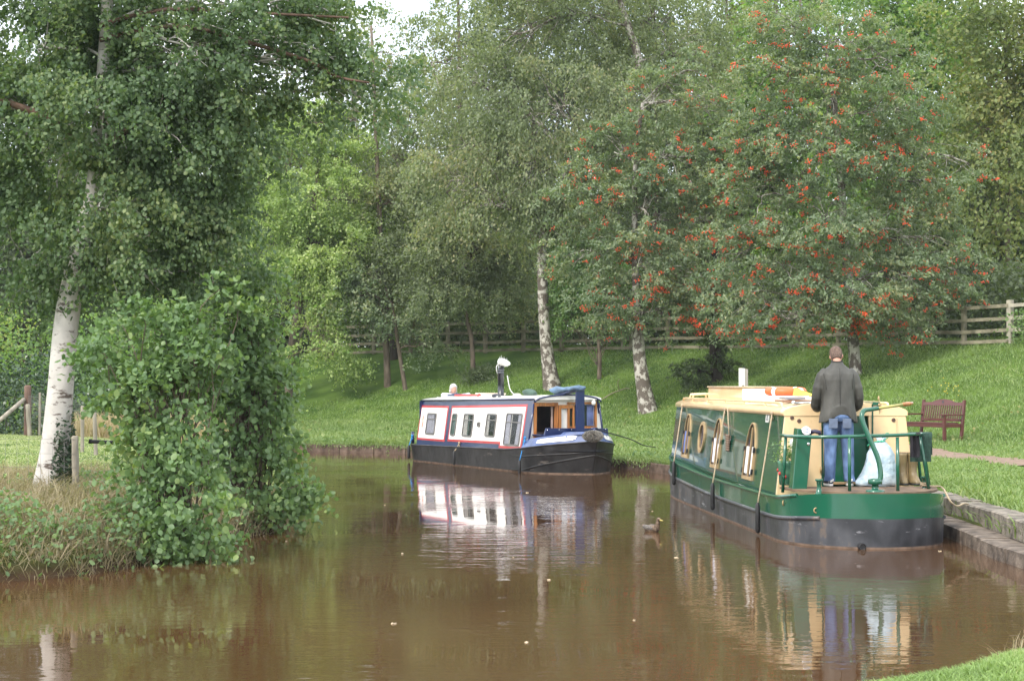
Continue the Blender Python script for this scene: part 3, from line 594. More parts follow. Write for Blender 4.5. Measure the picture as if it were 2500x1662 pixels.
tt = rng.uniform(0, len(ER) - 2, 30000); ii = tt.astype(int); e_ = ER[ii] + (ER[ii + 1] - ER[ii]) * (tt - ii)[:, None]; nn_ = np.array([offs(ER, max(1, int(i)), SG * 1.0) - ER[max(1, int(i))] for i in ii])
q = e_ + nn_ * rng.uniform(.03, .5, len(e_))[:, None]; nn_ = nn_[(q[:, 1] > 37) & (q[:, 0] > -14)]; q = q[(q[:, 1] > 37) & (q[:, 0] > -14)]
tag(blades('grass', q, .10 + .16 * np.clip(vnoise(q, .9, 8) + .6, 0, 1), .022, M_lawn, .6, nn_ * -1.3, zmin=.2), 'ragged grass fringe hanging over the far brick edge', 'grass', kind='stuff')
ee = e_[(e_[:, 1] > 37) & (e_[:, 0] > -14)][:6000]; C2 = np.column_stack([ee + rng.normal(0, .05, ee.shape), .26 - np.abs(rng.normal(0, .085, len(ee)))]); C2 = C2[(vnoise(C2[:, :2], .8, 41) > -.25) & (C2[:, 2] > .02)]
tag(foliage('trailing_weeds', C2, .085, M_lawn, None, (0, 60, -5), .2, 1.4, .3), 'trailing grass hanging over the face of the far canal edge', 'weeds', kind='stuff')
n = 5200; k = rng.integers(0, len(q), n); C = np.column_stack([q[k] + rng.normal(0, .12, (n, 2)), hfield(q[k]) + rng.uniform(0, .2, n)]); C = C[(vnoise(C[:, :2], .7, 21) > -.02)]
tag(foliage('bank_weeds', C, .085, G_sap, None, (0, 60, -5), .7, .3, .8), 'patches of broad leaved weeds along the far water edge', 'weeds', kind='stuff')
q = scatter(9000, -8, 18, 30, 62); df = sdist(q, 'far'); q = q[(df > 1) & (df < 15) & (vnoise(q, .45, 31) + vnoise(q, 1.6, 32) * .6 > .18)]
tag(foliage('fallen_leaves', np.column_stack([q, hfield(q) + rng.uniform(.05, .11, len(q))]), .07, G_autumn, None, (0, 60, -5), 1.2, .1, .8), 'dry fallen leaves scattered over the bank grass', 'leaves', kind='stuff')
q = scatter(110000, 5.4, 14, 15, 40); df = sdist(q, 'far'); pd = np.min(np.hypot(q[:, None, 0] - PATH[None, ::3, 0], q[:, None, 1] - PATH[None, ::3, 1]), axis=1)
k = (df > .62) & (df < 9) & (q[:, 0] < q[:, 1] * .34) & (pd > .58); q = q[k]
tag(blades('grass', q, np.full(len(q), .075), .016, M_near, .8), 'short bright grass beside the stone coping at the right', 'grass', kind='stuff')
q = scatter(70000, 1.2, 5.0, 9.2, 13.4); dn = sdist(q, 'near'); q = q[(dn > .02) & (q[:, 0] < q[:, 1] * .36)]
tag(blades('grass', q, np.full(len(q), .06), .007, M_near, .8), 'short bright grass in the bottom right corner', 'grass', kind='stuff')
q = scatter(75000, -8.5, -2.8, 16.8, 26); dl = sdist(q, 'left'); k = (dl > -.02) & (q[:, 0] > -q[:, 1] * .3) & (rng.uniform(0, 1, len(q)) < np.clip(1.4 - dl / 6, .2, 1)); q = q[k]; dl = dl[k]
tag(blades('grass', q, .16 + .30 * rng.uniform(0, 1, len(q)) ** 2 * np.clip(vnoise(q, 1.5, 3) + .8, .3, 1.3), .011, M_dry, 1.1, (.12, -.12)), 'long tangled dry and green grass on the left bank', 'grass', kind='stuff')
q = scatter(110000, -17, -2.5, 22.5, 54); dl = sdist(q, 'left'); k = (dl > .3) & (q[:, 0] > -q[:, 1] * .3); q = q[k]
tag(blades('grass', q, np.full(len(q), .05), .02, M_field, .8), 'pale mown grass of the field behind the left birch', 'grass', kind='stuff')
q = scatter(30000, -13, -6.0, 36, 52); dl = sdist(q, 'left'); k = (dl > 0) & (dl < 2.2) & (q[:, 0] > -q[:, 1] * .245); q = q[k]
tag(blades('grass', q, np.full(len(q), .7), .03, leafmat('grass_straw', [(.30, .22, .12), (.45, .34, .19), (.38, .30, .17)], .8, .3, 1), .3), 'tall straw coloured grass at the back edge of the field', 'grass', kind='stuff')
# broad weeds in the left bank
q = scatter(5200, -7.5, -3.0, 17.2, 24); dl = sdist(q, 'left'); k = (dl > .0) & (dl < 2.6) & (vnoise(q, 1.2, 9) > -.08) & (q[:, 0] > -q[:, 1] * .3); q = q[k]; n = len(q)
C = np.column_stack([np.repeat(q, 3, 0) + rng.normal(0, .04, (3 * n, 2)), np.repeat(hfield(q), 3) + rng.uniform(.04, .28, 3 * n)])
o = foliage('bank_weeds', C, .06, G_bush, None, (-7, 22, -3), .8, .2, .7, True); tag(o, 'small leafy weeds scattered through the dry grass of the left bank', 'weeds', kind='stuff')
# dry seed heads in the near corner
q = np.array([(3.25, 12.25)]) + rng.normal(0, .09, (260, 2)); q = np.vstack([q, np.array([(2.42, 11.3)]) + rng.normal(0, .03, (40, 2))])
tag(blades('grass_tuft', q, .15 + .2 * rng.uniform(0, 1, len(q)), .008, M_dry, .5), 'tall dry grass tuft at the water edge in the bottom right', 'grass', kind='stuff')

# ------------------------------------------------------------------ fences
wood_f = mat('fence_timber', (.19, .17, .11), .9, var=.3, vscale=3, bump=.5, bscale=20, col2=(.30, .27, .19))
wood_sunlit = mat('fence_timber_sunlit', (.36, .33, .26), .9, var=.2, vscale=4, bump=.4, bscale=20)  # lighter copy of the timber, sunlight painted into the fence's right end
def put(mb, name, m, par, **k):
    o = mb.build(name, m, par, **k); o.matrix_parent_inverse = Matrix.Translation(-par.location); return o
fo = resample(fo, .1); start = fo[np.argmin(np.abs(fo[:, 0] / fo[:, 1] - (2470 - 1250) / F_) + (fo[:, 1] > 60) * 9)]
i0 = int(np.argmin(np.hypot(*(fo - start).T)))
posts = [fo[i] for i in range(i0, len(fo), 18)][:34]
bt = posts[0]; dirr = (posts[0] - posts[1]); dirr = dirr / np.linalg.norm(dirr)
fence = empty('timber_fence', (bt[0], bt[1], hz(*bt))); tag(fence, 'long weathered post and rail timber fence along the top of the grass bank', 'fence')
RZ = [1.06, .70, .36, .06]
for i, p in enumerate(posts):
    z = hz(*p); t = math.atan2(dirr[1], dirr[0]) if i == 0 else math.atan2(*(posts[i] - posts[i - 1])[::-1])
    M = Matrix.Translation((p[0], p[1], z)) @ Matrix.Rotation(t + random.uniform(-.03, .03), 4, 'Z'); h = .075 if i == 0 else .06
    put(MB().box(-h, h, -h, h, -.3, (1.19 if i == 0 else 1.13) + random.uniform(-.02, .03), M), 'post', wood_sunlit if i == 0 else wood_f, fence, bevel=.006)
for i in range(0, len(posts) - 1):
    for z in RZ:
        if i % 2: continue
        j = min(i + 2, len(posts) - 1); mb = MB()
        for a, b in ((i, i + 1), (i + 1, j)):
            if a == b: continue
            A = posts[a]; B = posts[b]; n = np.array([-(B - A)[1], (B - A)[0]]); n /= np.linalg.norm(n); n *= -.08 if n[1] > 0 else .08
            mb.beam((A[0] + n[0], A[1] + n[1], hz(*A) + z + random.uniform(-.015, .015)), (B[0] + n[0], B[1] + n[1], hz(*B) + z + random.uniform(-.015, .015)), .035, .10)
        put(mb, 'rail', wood_f, fence)
A = posts[0]; Bn = A + dirr * 3.6
for z in RZ[:3]:
    put(MB().beam((A[0] - .02, A[1] - .09, hz(*A) + z), (Bn[0], Bn[1] - .05, hz(*A) + z + .08), .035, .10), 'rail', wood_sunlit, fence)
put(MB().box(Bn[0] - .07, Bn[0] + .07, Bn[1] - .07, Bn[1] + .07, hz(*Bn) - .3, hz(*Bn) + 1.2), 'post', wood_sunlit, fence, bevel=.006)

# field fences at the left
wood_g = mat('post_grey_wood', (.27, .24, .19), .9, var=.3, vscale=6, bump=.5, bscale=18, stretch=(1, 1, .2))
def rpost(name, label, px, top, bot, wpx, d, m, tilt=0, cat='post'):
    s = F_ / d; a = W(px, bot, d); a.z = min(a.z, hz(a.x, a.y)) ; b = W(px + tilt, top, d); r = wpx / 2 / s
    t = MB(); n = 6; P = [a - Vector((0, 0, .3))] + [a.lerp(b, i / n) for i in range(1, n + 1)] + [b + Vector((0, 0, r * .35))]
    t.tube(P, [r * (1 + .06 * sin(i * 2.1)) for i in range(n + 1)] + [r * .6], 12); t.v = [tuple(Vector(v) - a) for v in t.v]
    o = t.build(name, m, None, loc=a); tag(o, label, cat); return o
rpost('fence_post', 'short round weathered post just right of the birch trunk in the grass', 187, 1066, 1205, 17, 22.4, wood_g, -3)
rpost('strainer_post', 'thick dark brown round post with a diagonal brace at the back of the field', 68, 943, 1046, 17, 47.5, mat('post_brown', (.12, .07, .05), .85, var=.4, vscale=6, bump=.5, bscale=12, stretch=(1, 1, .3)))
rpost('stake', 'short pale stake leaning against the thick brown post', 74, 988, 1046, 11, 47.0, wood_g, -6)
rpost('fence_post', 'slim grey post partly hidden by the left side of the birch trunk', 98, 959, 1042, 6, 48.5, wood_g)
rpost('fence_post', 'tall grey post between the birch trunk and the hazel bush', 202, 992, 1104, 9, 35.5, wood_g)
rpost('fence_post', 'leaning grey post nearest the hazel bush among the straw grass', 236, 1005, 1128, 10, 34.5, wood_g, -5)
tb_ = W(20, 1000, 47.4); br = MB().tube([W(-12, 1036, 46.2) - tb_, W(59, 975, 47.4) - tb_], .055, 10).build('fence_brace', wood_g, loc=tb_); tag(br, 'diagonal grey timber brace resting against the thick brown post', 'brace')
wire = mat('fence_wire', (.22, .22, .20), .6, metal=.6, var=.2)
def mesh_fence(label, A, B, h, n, m_):
    A = Vector(A); B = Vector(B); t = empty('wire_fence', A); tag(t, label, 'wire fence'); mb = MB(); zs = [0.02, .13, .25, .39, .55, .72]
    zs = [z * h / .72 for z in zs]
    for z in zs: mb.tube([A + Vector((0, 0, z)), A.lerp(B, .5) + Vector((0, 0, z - .015)), B + Vector((0, 0, z))], .0022, 4)
    for i in range(n + 1):
        q = A.lerp(B, i / n); mb.tube([q, q + Vector((0, 0, zs[-1]))], .0018, 4)
    put(mb, 'wire', wire, t)
a = W(187, 1205, 22.35); mesh_fence('wire mesh stock fence running left from the short post past the birch trunk', (a.x, a.y, .52), (a.x - 3.6, a.y + .6, .54), .74, 24, wire)
mesh_fence('wire mesh stock fence running right from the short post into the bush', (a.x + .02, a.y + .01, .52), (a.x + 1.7, a.y + 1.1, .52), .66, 12, wire)
a = W(68, 1046, 47.5); b = W(202, 1104, 35.5); mesh_fence('wire stock fence along the back of the field from the thick brown post', (a.x, a.y, .6), (b.x, b.y, .6), 1.0, 50, wire)
# straight black rail sticking out of the bush
mb = MB(); c = W(245, 1079, 23.2); mb.tube([W(219, 1077, 23.0) - c, W(223, 1077, 23.0) - c, W(360, 1083, 23.6) - c], [.026, .024, .024], 12); mb.tube([W(218.5, 1076.5, 23.0) - c, W(224, 1077, 23.0) - c], .031, 12)
blk = mat('black_rubber', (.012, .012, .013), .55, var=.2)
o = mb.build('pole', blk, loc=c); tag(o, 'black pole sticking out of the hazel bush towards the birch trunk', 'pole'); 
mb = MB(); mb.tube([W(352, 1083, 23.58) - c, Vector((W(352, 1083, 23.58).x, 23.58, .3)) - c], .03, 8); oo = mb.build('pole_support', B_dark, o); 

# ------------------------------------------------------------------ paints
def paint(name, col, rough=.22, **k): return mat(name, col, rough, coat=.5, var=k.pop('var', .06), vscale=k.pop('vscale', 3), bump=.04, bscale=6, **k)
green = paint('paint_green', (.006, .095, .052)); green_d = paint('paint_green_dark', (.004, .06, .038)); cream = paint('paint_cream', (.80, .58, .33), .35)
blue = paint('paint_blue', (.004, .015, .078), .3); blue_l = paint('paint_blue_worn', (.038, .07, .19), .45, var=.2, vscale=5); white = paint('paint_white', (.80, .79, .75), .35)
redp = paint('paint_red', (.42, .012, .018), .35); blackh = mat('hull_black', (.010, .0105, .012), .42, var=.5, vscale=3, bump=.25, bscale=9, col2=(.030, .030, .031), stretch=(1, 1, .5))
hull_grey = mat('hull_bitumen', (.03, .033, .04), .38, var=.3, vscale=2.2, bump=.3, bscale=8, col2=(.12, .125, .14), stretch=(1, 1, .6), lo=.4, hi=.8)
def scuff(m, col, thr, sc, st):
    nt, N, L, p = nodes_of(m); tc = N.new('ShaderNodeTexCoord'); mp = N.new('ShaderNodeMapping'); mp.inputs['Scale'].default_value = st; L.new(tc.outputs['Object'], mp.inputs[0])
    n1 = N.new('ShaderNodeTexNoise'); n1.inputs['Scale'].default_value = sc; n1.inputs['Detail'].default_value = 8; n1.inputs['Roughness'].default_value = .7; L.new(mp.outputs[0], n1.inputs['Vector'])
    r = N.new('ShaderNodeMapRange'); r.inputs[1].default_value = thr; r.inputs[2].default_value = thr + .05; r.inputs[4].default_value = .7; L.new(n1.outputs['Fac'], r.inputs[0])
    old = p.inputs['Base Color'].links[0].from_socket; mx = N.new('ShaderNodeMixRGB'); mx.inputs[2].default_value = (*col, 1); L.new(r.outputs[0], mx.inputs[0]); L.new(old, mx.inputs[1]); L.new(mx.outputs[0], p.inputs['Base Color'])
scuff(hull_grey, (.34, .34, .36), .60, 2.2, (1, 1, 5)); scuff(hull_grey, (.16, .12, .09), .57, 1.1, (2, 2, 1)); scuff(blackh, (.13, .115, .10), .60, 2.0, (1, 1, 4))
scuff(green, (.12, .26, .20), .70, 2.5, (1, 1, 3)); scuff(cream, (.55, .38, .2), .66, 2.4, (3, 3, .6)); scuff(white, (.52, .48, .42), .68, 2.0, (3, 3, .7)); scuff(blue_l, (.3, .33, .45), .62, 3, (1, 1, 3))
silt = mat('waterline_scum', (.16, .11, .08), .85, var=.4, vscale=7)
varn = mat('varnished_wood', (.34, .13, .035), .3, coat=.6, var=.35, vscale=4, stretch=(6, 6, .6))
brass = mat('brass', (.42, .29, .15), .45, metal=.2, var=.2); chrome = mat('chrome', (.7, .7, .7), .15, metal=1, var=.05)
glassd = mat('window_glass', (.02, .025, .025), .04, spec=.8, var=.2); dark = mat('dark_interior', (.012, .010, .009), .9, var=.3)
alum = mat('window_frame_grey', (.16, .15, .14), .4, metal=.4, var=.1)
rope_t = mat('rope_tan', (.42, .33, .22), .9, var=.3, vscale=60, bump=.6, bscale=90); rope_b = mat('rope_blue', (.02, .22, .55), .7, var=.35, vscale=50, bump=.5, bscale=90)
deckw = mat('deck_boards', (.14, .09, .055), .8, var=.35, vscale=6, bump=.3, bscale=20, stretch=(1, .3, 1))
curtain = mat('curtain_lavender', (.72, .72, .86), .9, var=.25, vscale=20, stretch=(1, 6, .3)); curtain_w = mat('curtain_cream', (.80, .77, .72), .9, var=.2, vscale=20, stretch=(1, 6, .3)); curtain_b = mat('curtain_blue', (.12, .16, .36), .9, var=.2)
def glass_clear():
    m = bpy.data.materials.new('glass_pane'); m.use_nodes = True; nt, N, L, p = nodes_of(m)
    p.inputs['Base Color'].default_value = (.02, .03, .03, 1); p.inputs['Roughness'].default_value = .03; tr = N.new('ShaderNodeBsdfTransparent'); fr = N.new('ShaderNodeFresnel'); fr.inputs[0].default_value = 1.5
    lw = N.new('ShaderNodeLayerWeight'); lw.inputs[0].default_value = .3; ad = N.new('ShaderNodeMath'); ad.operation = 'MULTIPLY_ADD'; ad.inputs[1].default_value = .5; ad.inputs[2].default_value = .03; L.new(lw.outputs['Fresnel'], ad.inputs[0]); mx = N.new('ShaderNodeMixShader'); L.new(ad.outputs[0], mx.inputs[0]); L.new(tr.outputs[0], mx.inputs[1]); L.new(p.outputs[0], mx.inputs[2]); L.new(mx.outputs[0], N['Material Output'].inputs[0]); return m
gpane = glass_clear()

class Side:
    """the leaning side wall of a cabin: (y, z, off) -> local point; s=+1 or -1 chooses the side"""
    def __init__(s, w0, lean, sgn): s.w0, s.l, s.s = w0, lean, sgn
    def p(s, y, z, o=0.0): return (s.s * (s.w0 - s.l * (z - .5) + o), y, z)
    def prism(s, mb, poly, o0, o1):
        a = [s.p(y, z, o0) for y, z in poly]; b = [s.p(y, z, o1) for y, z in poly]; n = len(poly)
        mb.add(a + b, [tuple(range(n)), tuple(range(n, 2 * n))] + [(i, (i + 1) % n, n + (i + 1) % n, n + i) for i in range(n)]); return mb
    def ring(s, mb, outer, inner, o0, o1):
        n = len(outer); A = [s.p(*q, o0) for q in outer]; B = [s.p(*q, o1) for q in outer]; C = [s.p(*q, o0) for q in inner]; D = [s.p(*q, o1) for q in inner]
        fs = []
        for i in range(n):
            j = (i + 1) % n; fs += [(i, j, n + j, n + i), (n + i, n + j, 3 * n + j, 3 * n + i), (3 * n + i, 3 * n + j, 2 * n + j, 2 * n + i)]
        mb.add(A + B + C + D, fs); return mb
def rrect(y0, y1, z0, z1, r, n=4):
    out = []
    for cy, cz, a0 in ((y1 - r, z1 - r, 0), (y0 + r, z1 - r, 90), (y0 + r, z0 + r, 180), (y1 - r, z0 + r, 270)):
        for i in range(n + 1): a = R(a0 + 90 * i / n); out.append((cy + r * cos(a), cz + r * sin(a)))
    return out
def arch(y0, y1, z0, z1, n=8, pointed=True):
    c = (y0 + y1) / 2; hw = (y1 - y0) / 2; sp = z1 - hw * 1.25; out = [(y1, z0)]
    for i in range(n + 1):
        t = i / n; out.append((c + hw * (1 - t ** 1.5) if t < 1 else c, sp + (z1 - sp) * sin(t * pi / 2)))
    for i in range(n - 1, -1, -1):
        t = i / n; out.append((c - hw * (1 - t ** 1.5), sp + (z1 - sp) * sin(t * pi / 2)))
    return out + [(y0, z0)]
def circ(cy, cz, ry, rz, n=24): return [(cy + ry * cos(2 * pi * i / n), cz + rz * sin(2 * pi * i / n)) for i in range(n)]
def inset(poly, k):
    cy = sum(p[0] for p in poly) / len(poly); cz = sum(p[1] for p in poly) / len(poly)
    wy = max(p[0] for p in poly) - min(p[0] for p in poly); wz = max(p[1] for p in poly) - min(p[1] for p in poly)
    return [(cy + (p[0] - cy) * (1 - 2 * k / wy), cz + (p[1] - cz) * (1 - 2 * k / wz)) for p in poly]

def hull_outline(Ls, n_st, bow0, bowL, bexp, half=1.04, sd=1.1, ex=2.6):
    """closed outline: bow tip, down the left side, round the stern, up the right side"""
    half_l = []
    for i in range(14): t = i / 14; y = bow0 + bowL * (1 - t ** 1.6); half_l.append((half * max(0.012, 1 - ((y - bow0) / bowL) ** bexp), y))
    for y in np.linspace(bow0, sd, n_st): half_l.append((half, y))
    for i in range(1, 15):
        a = pi / 2 * i / 15; c, s_ = cos(a), sin(a); half_l.append((half * c ** (2 / ex), sd * (1 - s_ ** (2 / ex))))
    left = [(-x, y) for x, y in half_l]; right = [(x, y) for x, y in reversed(half_l)]
    return left + [(0, 0)] + right
def skin_band(mb, O, z0, z1, f0=1.0, f1=1.0, y0=lambda y: y, y1=lambda y: y, close=True):
    n = len(O); a = [(x * f0, y0(y), z0(y) if callable(z0) else z0) for x, y in O]; b = [(x * f1, y1(y), z1(y) if callable(z1) else z1) for x, y in O]
    return mb.add(a + b, [(i, (i + 1) % n, n + (i + 1) % n, n + i) for i in range(n)], True)
def deck_cap(mb, O, z, k=1.0):
    m = len(O) // 2; vs = []; 
    L = O[:m]; Rr = [O[-1 - i] for i in range(m)]
    for a, b in zip(L, Rr): vs += [(a[0] * k, a[1], z(a[1])), (b[0] * k, b[1], z(b[1]))]
    fs = [(2 * i, 2 * i + 1, 2 * i + 3, 2 * i + 2) for i in range(m - 1)]
    vs.append((0, O[m][1], z(O[m][1]))); fs.append((2 * (m - 1), 2 * (m - 1) + 1, len(vs) - 1)); return mb.add(vs, fs)
def rub(mb, O, i0, i1, z, r=.022, o=0.0):
    P = []
    for i in range(i0, i1 + 1):
        x, y = O[i]; q = Vector((x, y, 0)); P.append(Vector((x + (o if x > 0 else -o), y, z(y))))
    return mb.tube(P, r, 8)
def fender(name, label, top, L, r, rope_to, boat, ropem=None, grp=None):
    """rubber fender hanging on a rope from the boat; world coordinates through the boat's matrix"""
    Mw = Matrix.Translation(boat.location) @ Matrix.Rotation(boat.rotation_euler.z, 4, 'Z'); T = Vector(top)
    e = empty(name, Mw @ T); e.rotation_euler = boat.rotation_euler; tag(e, label, 'fender', grp)
    mb = MB(); mb.tube([(0, 0, 0.02), (0, 0, 0), (0, 0, -.02), (0, 0, -L + .02), (0, 0, -L), (0, 0, -L - .015)], [.012, r * .7, r, r, r * .8, .012], 12)
    mb.tube([(0, 0, -L + .05), (0, 0, -L + .06)], r * 1.08, 12); mb.build('fender_body', blk, e)
    P = [Vector((0, 0, 0))]; n = 6; Q = Vector(rope_to) - T
    for i in range(1, n + 1): P.append(Q * (i / n) + Vector((0, 0, -.02 * sin(pi * i / n))))
    mb = MB(); mb.tube(P, .011, 6); mb.ell(P[-1], (.028, .028, .035), 8, 6); mb.ell(P[-1] - Vector((0, 0, .07)), (.02, .02, .03), 8, 6); mb.build('rope', ropem or rope_t, e); return e

# ================================================================== GREEN BOAT
GB = empty('green_narrowboat', (4.37, 21.6, 0), R(3.8)); tag(GB, 'dark green and cream narrowboat moored stern towards us at the right bank', 'narrowboat')
O = hull_outline(13, 10, 8.9, 4.4, 2.4, 1.03, 1.4, 2.05)
gz = lambda y: .525 + .12 * math.exp(-(max(y, 0) / .9) ** 2) + .13 * max(0, (y - 5) / 6) ** 1.6
sz = lambda y: gz(y) - .245 - .05 * math.exp(-(max(y, 0) / .9) ** 2)
mb = MB(); skin_band(mb, O, -.45, 0.0, .93, .985); skin_band(mb, O, 0.0, lambda y: .022, .985, .99); mb.build('waterline', silt, GB, weld=True)
mb = MB(); skin_band(mb, O, .022, sz, .99, 1.0); mb.build('hull', hull_grey, GB)
mb = MB(); skin_band(mb, O, sz, gz, 1.0, 1.0); mb.build('hull_band', green, GB)
mb = MB(); deck_cap(mb, O, lambda y: gz(y) - .006, .999); mb.build('deck', green, GB)
n = len(O); nst = 14; m = n // 2
mb = MB(); rub(mb, O, 0, m - 10, gz, .022); rub(mb, O, m + 11, n - 1, gz, .022); mb.build('gunwale_rail', green, GB)
mb = MB(); rub(mb, O, 0, m - 7, sz, .026); rub(mb, O, m + 11, n - 1, sz, .026); mb.build('rubbing_strake', hull_grey, GB)
# stern deck boards
st_in = [(x * .93, y * .93 + .09) for x, y in O if y < 1.95]
k0 = len(st_in); vs = [(x, y, gz(0) - .035 + .045) for x, y in st_in]
mb = MB(); mb.add([(x, y, .628) for x, y in st_in] + [(x, y, .655) for x, y in st_in], [tuple(range(k0)), tuple(range(k0, 2 * k0))] + [(i, i + 1, k0 + i + 1, k0 + i) for i in range(k0 - 1)]); 
DZ = .655
mb.build('deck_boards', deckw, GB)
# cabin
CY0, CY1 = 1.9, 10.7; hb = .90; ht = .775; zt = 1.57
def cab_ring(y, z0=.5): 
    cz = gz(y) - .01 if y > 2 else .5
    roof = [(ht * cos(a) , zt + .02 + .085 * sin(a)) for a in np.linspace(0, pi, 9)]
    return [(hb, cz)] + [(ht + .005, zt - .015)] + [(ht + .005, zt)] + [(x, z) for x, z in roof[1:-1]] + [(-ht - .005, zt)] + [(-ht - .005, zt - .015)] + [(-hb, cz)]
for_side = []
S = Side(.905, .118, -1); S2 = Side(.905, .118, 1)
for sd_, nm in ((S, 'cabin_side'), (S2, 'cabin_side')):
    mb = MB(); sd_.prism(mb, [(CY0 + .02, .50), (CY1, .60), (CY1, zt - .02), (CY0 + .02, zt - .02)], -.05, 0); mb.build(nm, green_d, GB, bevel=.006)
mb = MB(); mb.loft([[(x, y, z) for x, z in [(-.80, zt - .045), (.80, zt - .045), (.80, zt + .01)] + [(.785 * cos(a), zt + .02 + .10 * sin(a)) for a in np.linspace(.12, pi - .12, 9)] + [(-.80, zt + .01)]] for y in (CY0 - .03, CY0 + .2, 6, CY1 + .05)], True, True); roof = mb.build('roof', cream, GB)
def bulkhead(mb, y0, y1, xs):
    for a, b in xs:
        k = lambda x, z: x * (hb - (hb - ht) * (z - .5) / (zt - .5)) / hb
        zt_ = lambda x: zt + .08 * sqrt(max(0, 1 - (x / .9) ** 2))
        pts = [(a, .50), (b, .50), (b, zt_(b)), ((a + b) / 2, zt_((a + b) / 2)), (a, zt_(a))]; pp = [(k(x, z), z) for x, z in pts]; n = len(pp)
        mb.add([(x, y0, z) for x, z in pp] + [(x, y1, z) for x, z in pp], [tuple(range(n)), tuple(range(n, 2 * n))] + [(i, (i + 1) % n, n + (i + 1) % n, n + i) for i in range(n)])
mb = MB(); bulkhead(mb, CY0 - .02, CY0 + .03, [(-.90, -.30)]); mb.build('bulkhead', cream, GB, bevel=.008)
mb = MB(); bulkhead(mb, CY0 - .02, CY0 + .03, [(.34, .90)]); mb.build('bulkhead', cream, GB, bevel=.008)
mb = MB(); mb.box(-.30, .34, CY0 + .10, CY0 + .14, .55, 1.66); mb.box(.01, .03, CY0 + .09, CY0 + .10, .60, 1.62); mb.build('door', green, GB)
for xa in (-.315, .335): MB().box(xa, xa + .02, CY0 - .035, CY0 + .12, .58, 1.67).build('door_frame', green_d, GB)
mb = MB(); mb.box(-.40, -.30, CY0 - .06, CY0 + .9, 1.66, 1.70); mb.box(-.40, -.375, CY0 - .06, CY0 + .9, 1.61, 1.66); mb.box(.34, .44, CY0 - .06, CY0 + .9, 1.66, 1.70); mb.box(.415, .44, CY0 - .06, CY0 + .9, 1.61, 1.66); mb.build('hatch_runner', green, GB)
mb = MB(); mb.box(-.32, .36, CY0 + .3, CY0 + 1.1, 1.655, 1.69); mb.build('sliding_hatch', cream, GB, bevel=.008)
mb = MB(); mb.box(-.3, .34, CY0 - .02, CY0 + .12, .655, .68); mb.build('door_sill', mat('sill_tan', (.50, .32, .17), .6), GB)
for x, z in ((-.69, 1.50), (-.60, 1.46), (.62, 1.47)):
    mb = MB(); M = Matrix.Rotation(pi / 2, 3, 'X'); mb.torus((x, CY0 - .024, z), .020, .007, 14, 6, M); mb.ell((x, CY0 - .022, z), (.018, .008, .018), 10, 6); mb.build('vent', mat('vent_dark', (.10, .06, .04), .5), GB)
mb = MB(); mb.tube([(.665, CY0 - .025, 1.50), (.672, CY0 - .027, 1.1), (.69, CY0 - .03, .66)], .008, 6); mb.build('drain_pipe', mat('drain_cream', (.55, .38, .22), .5), GB)
for z in (.80, 1.30): MB().tube([(-.325, CY0 - .04, z), (-.325, CY0 - .04, z + .08)], .014, 8).build('hinge', brass, GB)
# windows on both sides
def gwindow(sd_, y0, y1, z0, z1, cur):
    po = arch(y0, y1, z0, z1); pi_ = inset(po, .032); mb = MB(); sd_.ring(mb, po, pi_, -.01, .022)
    fr = mb.build('window', brass, GB)
    mb = MB(); sd_.prism(mb, inset(po, .028), .001, .005); mb.build('pane', glassd, fr)
    cy = (y0 + y1) / 2; hw = (y1 - y0) / 2
    mb = MB()
    for a, b in ((y0 + .07, cy - hw * .28), (cy + hw * .28, y1 - .07)):
        zz = z1 - hw * .95; pl = [(a, z0 + .08), (b, z0 + .08), (b, zz), (a, zz)]; sd_.prism(mb, pl, .0052, .009)
    mb.build('curtain', cur, fr)
    mb = MB(); sd_.prism(mb, [(cy - .012, z0 + .05), (cy + .012, z0 + .05), (cy + .012, z1 - .07), (cy - .012, z1 - .07)], .006, .020)
    for q in (y0 + .05, y1 - .05): sd_.prism(mb, [(q - .008, z0 + .05), (q + .008, z0 + .05), (q + .008, z1 - hw * 1.1), (q - .008, z1 - hw * 1.1)], .020, .030)
    mb.build('glazing_bar', brass, fr)
    for q in (y0 + .02, y1 - .02):
        for z in (z0 + .12, z1 - hw * 1.05): sd_.prism(MB(), [(q - .03, z - .035), (q + .03, z - .035), (q + .03, z + .035), (q - .03, z + .035)], .018, .04).build('window_catch', blk, fr)
for sd_ in (S, S2):
    gwindow(sd_, 3.42, 4.12, .62, 1.40, curtain_w); gwindow(sd_, 6.05, 6.70, .66, 1.41, curtain); gwindow(sd_, 8.90, 9.52, .70, 1.43, curtain_b)
    mb = MB(); po = circ(7.76, 1.08, .26, .25); sd_.ring(mb, po, inset(po, .05), -.01, .026); fr = mb.build('porthole', brass, GB); mb = MB(); sd_.prism(mb, inset(po, .045), .001, .006); mb.build('pane', glassd, fr)
mb = MB(); S.prism(mb, rrect(2.80, 3.02, 1.42, 1.56, .02), .001, .005); stk = mb.build('licence_plate', white, GB)
mb = MB()
for z in (1.53, 1.51, 1.46, 1.445): S.prism(mb, [(2.84, z), (2.98, z), (2.98, z + .008), (2.84, z + .008)], .0052, .0062)
S.prism(mb, [(2.86, 1.475), (2.90, 1.475), (2.92, 1.50), (2.94, 1.475), (2.96, 1.475), (2.925, 1.52)], .0052, .0062); mb.build('plate_print', blue, stk)
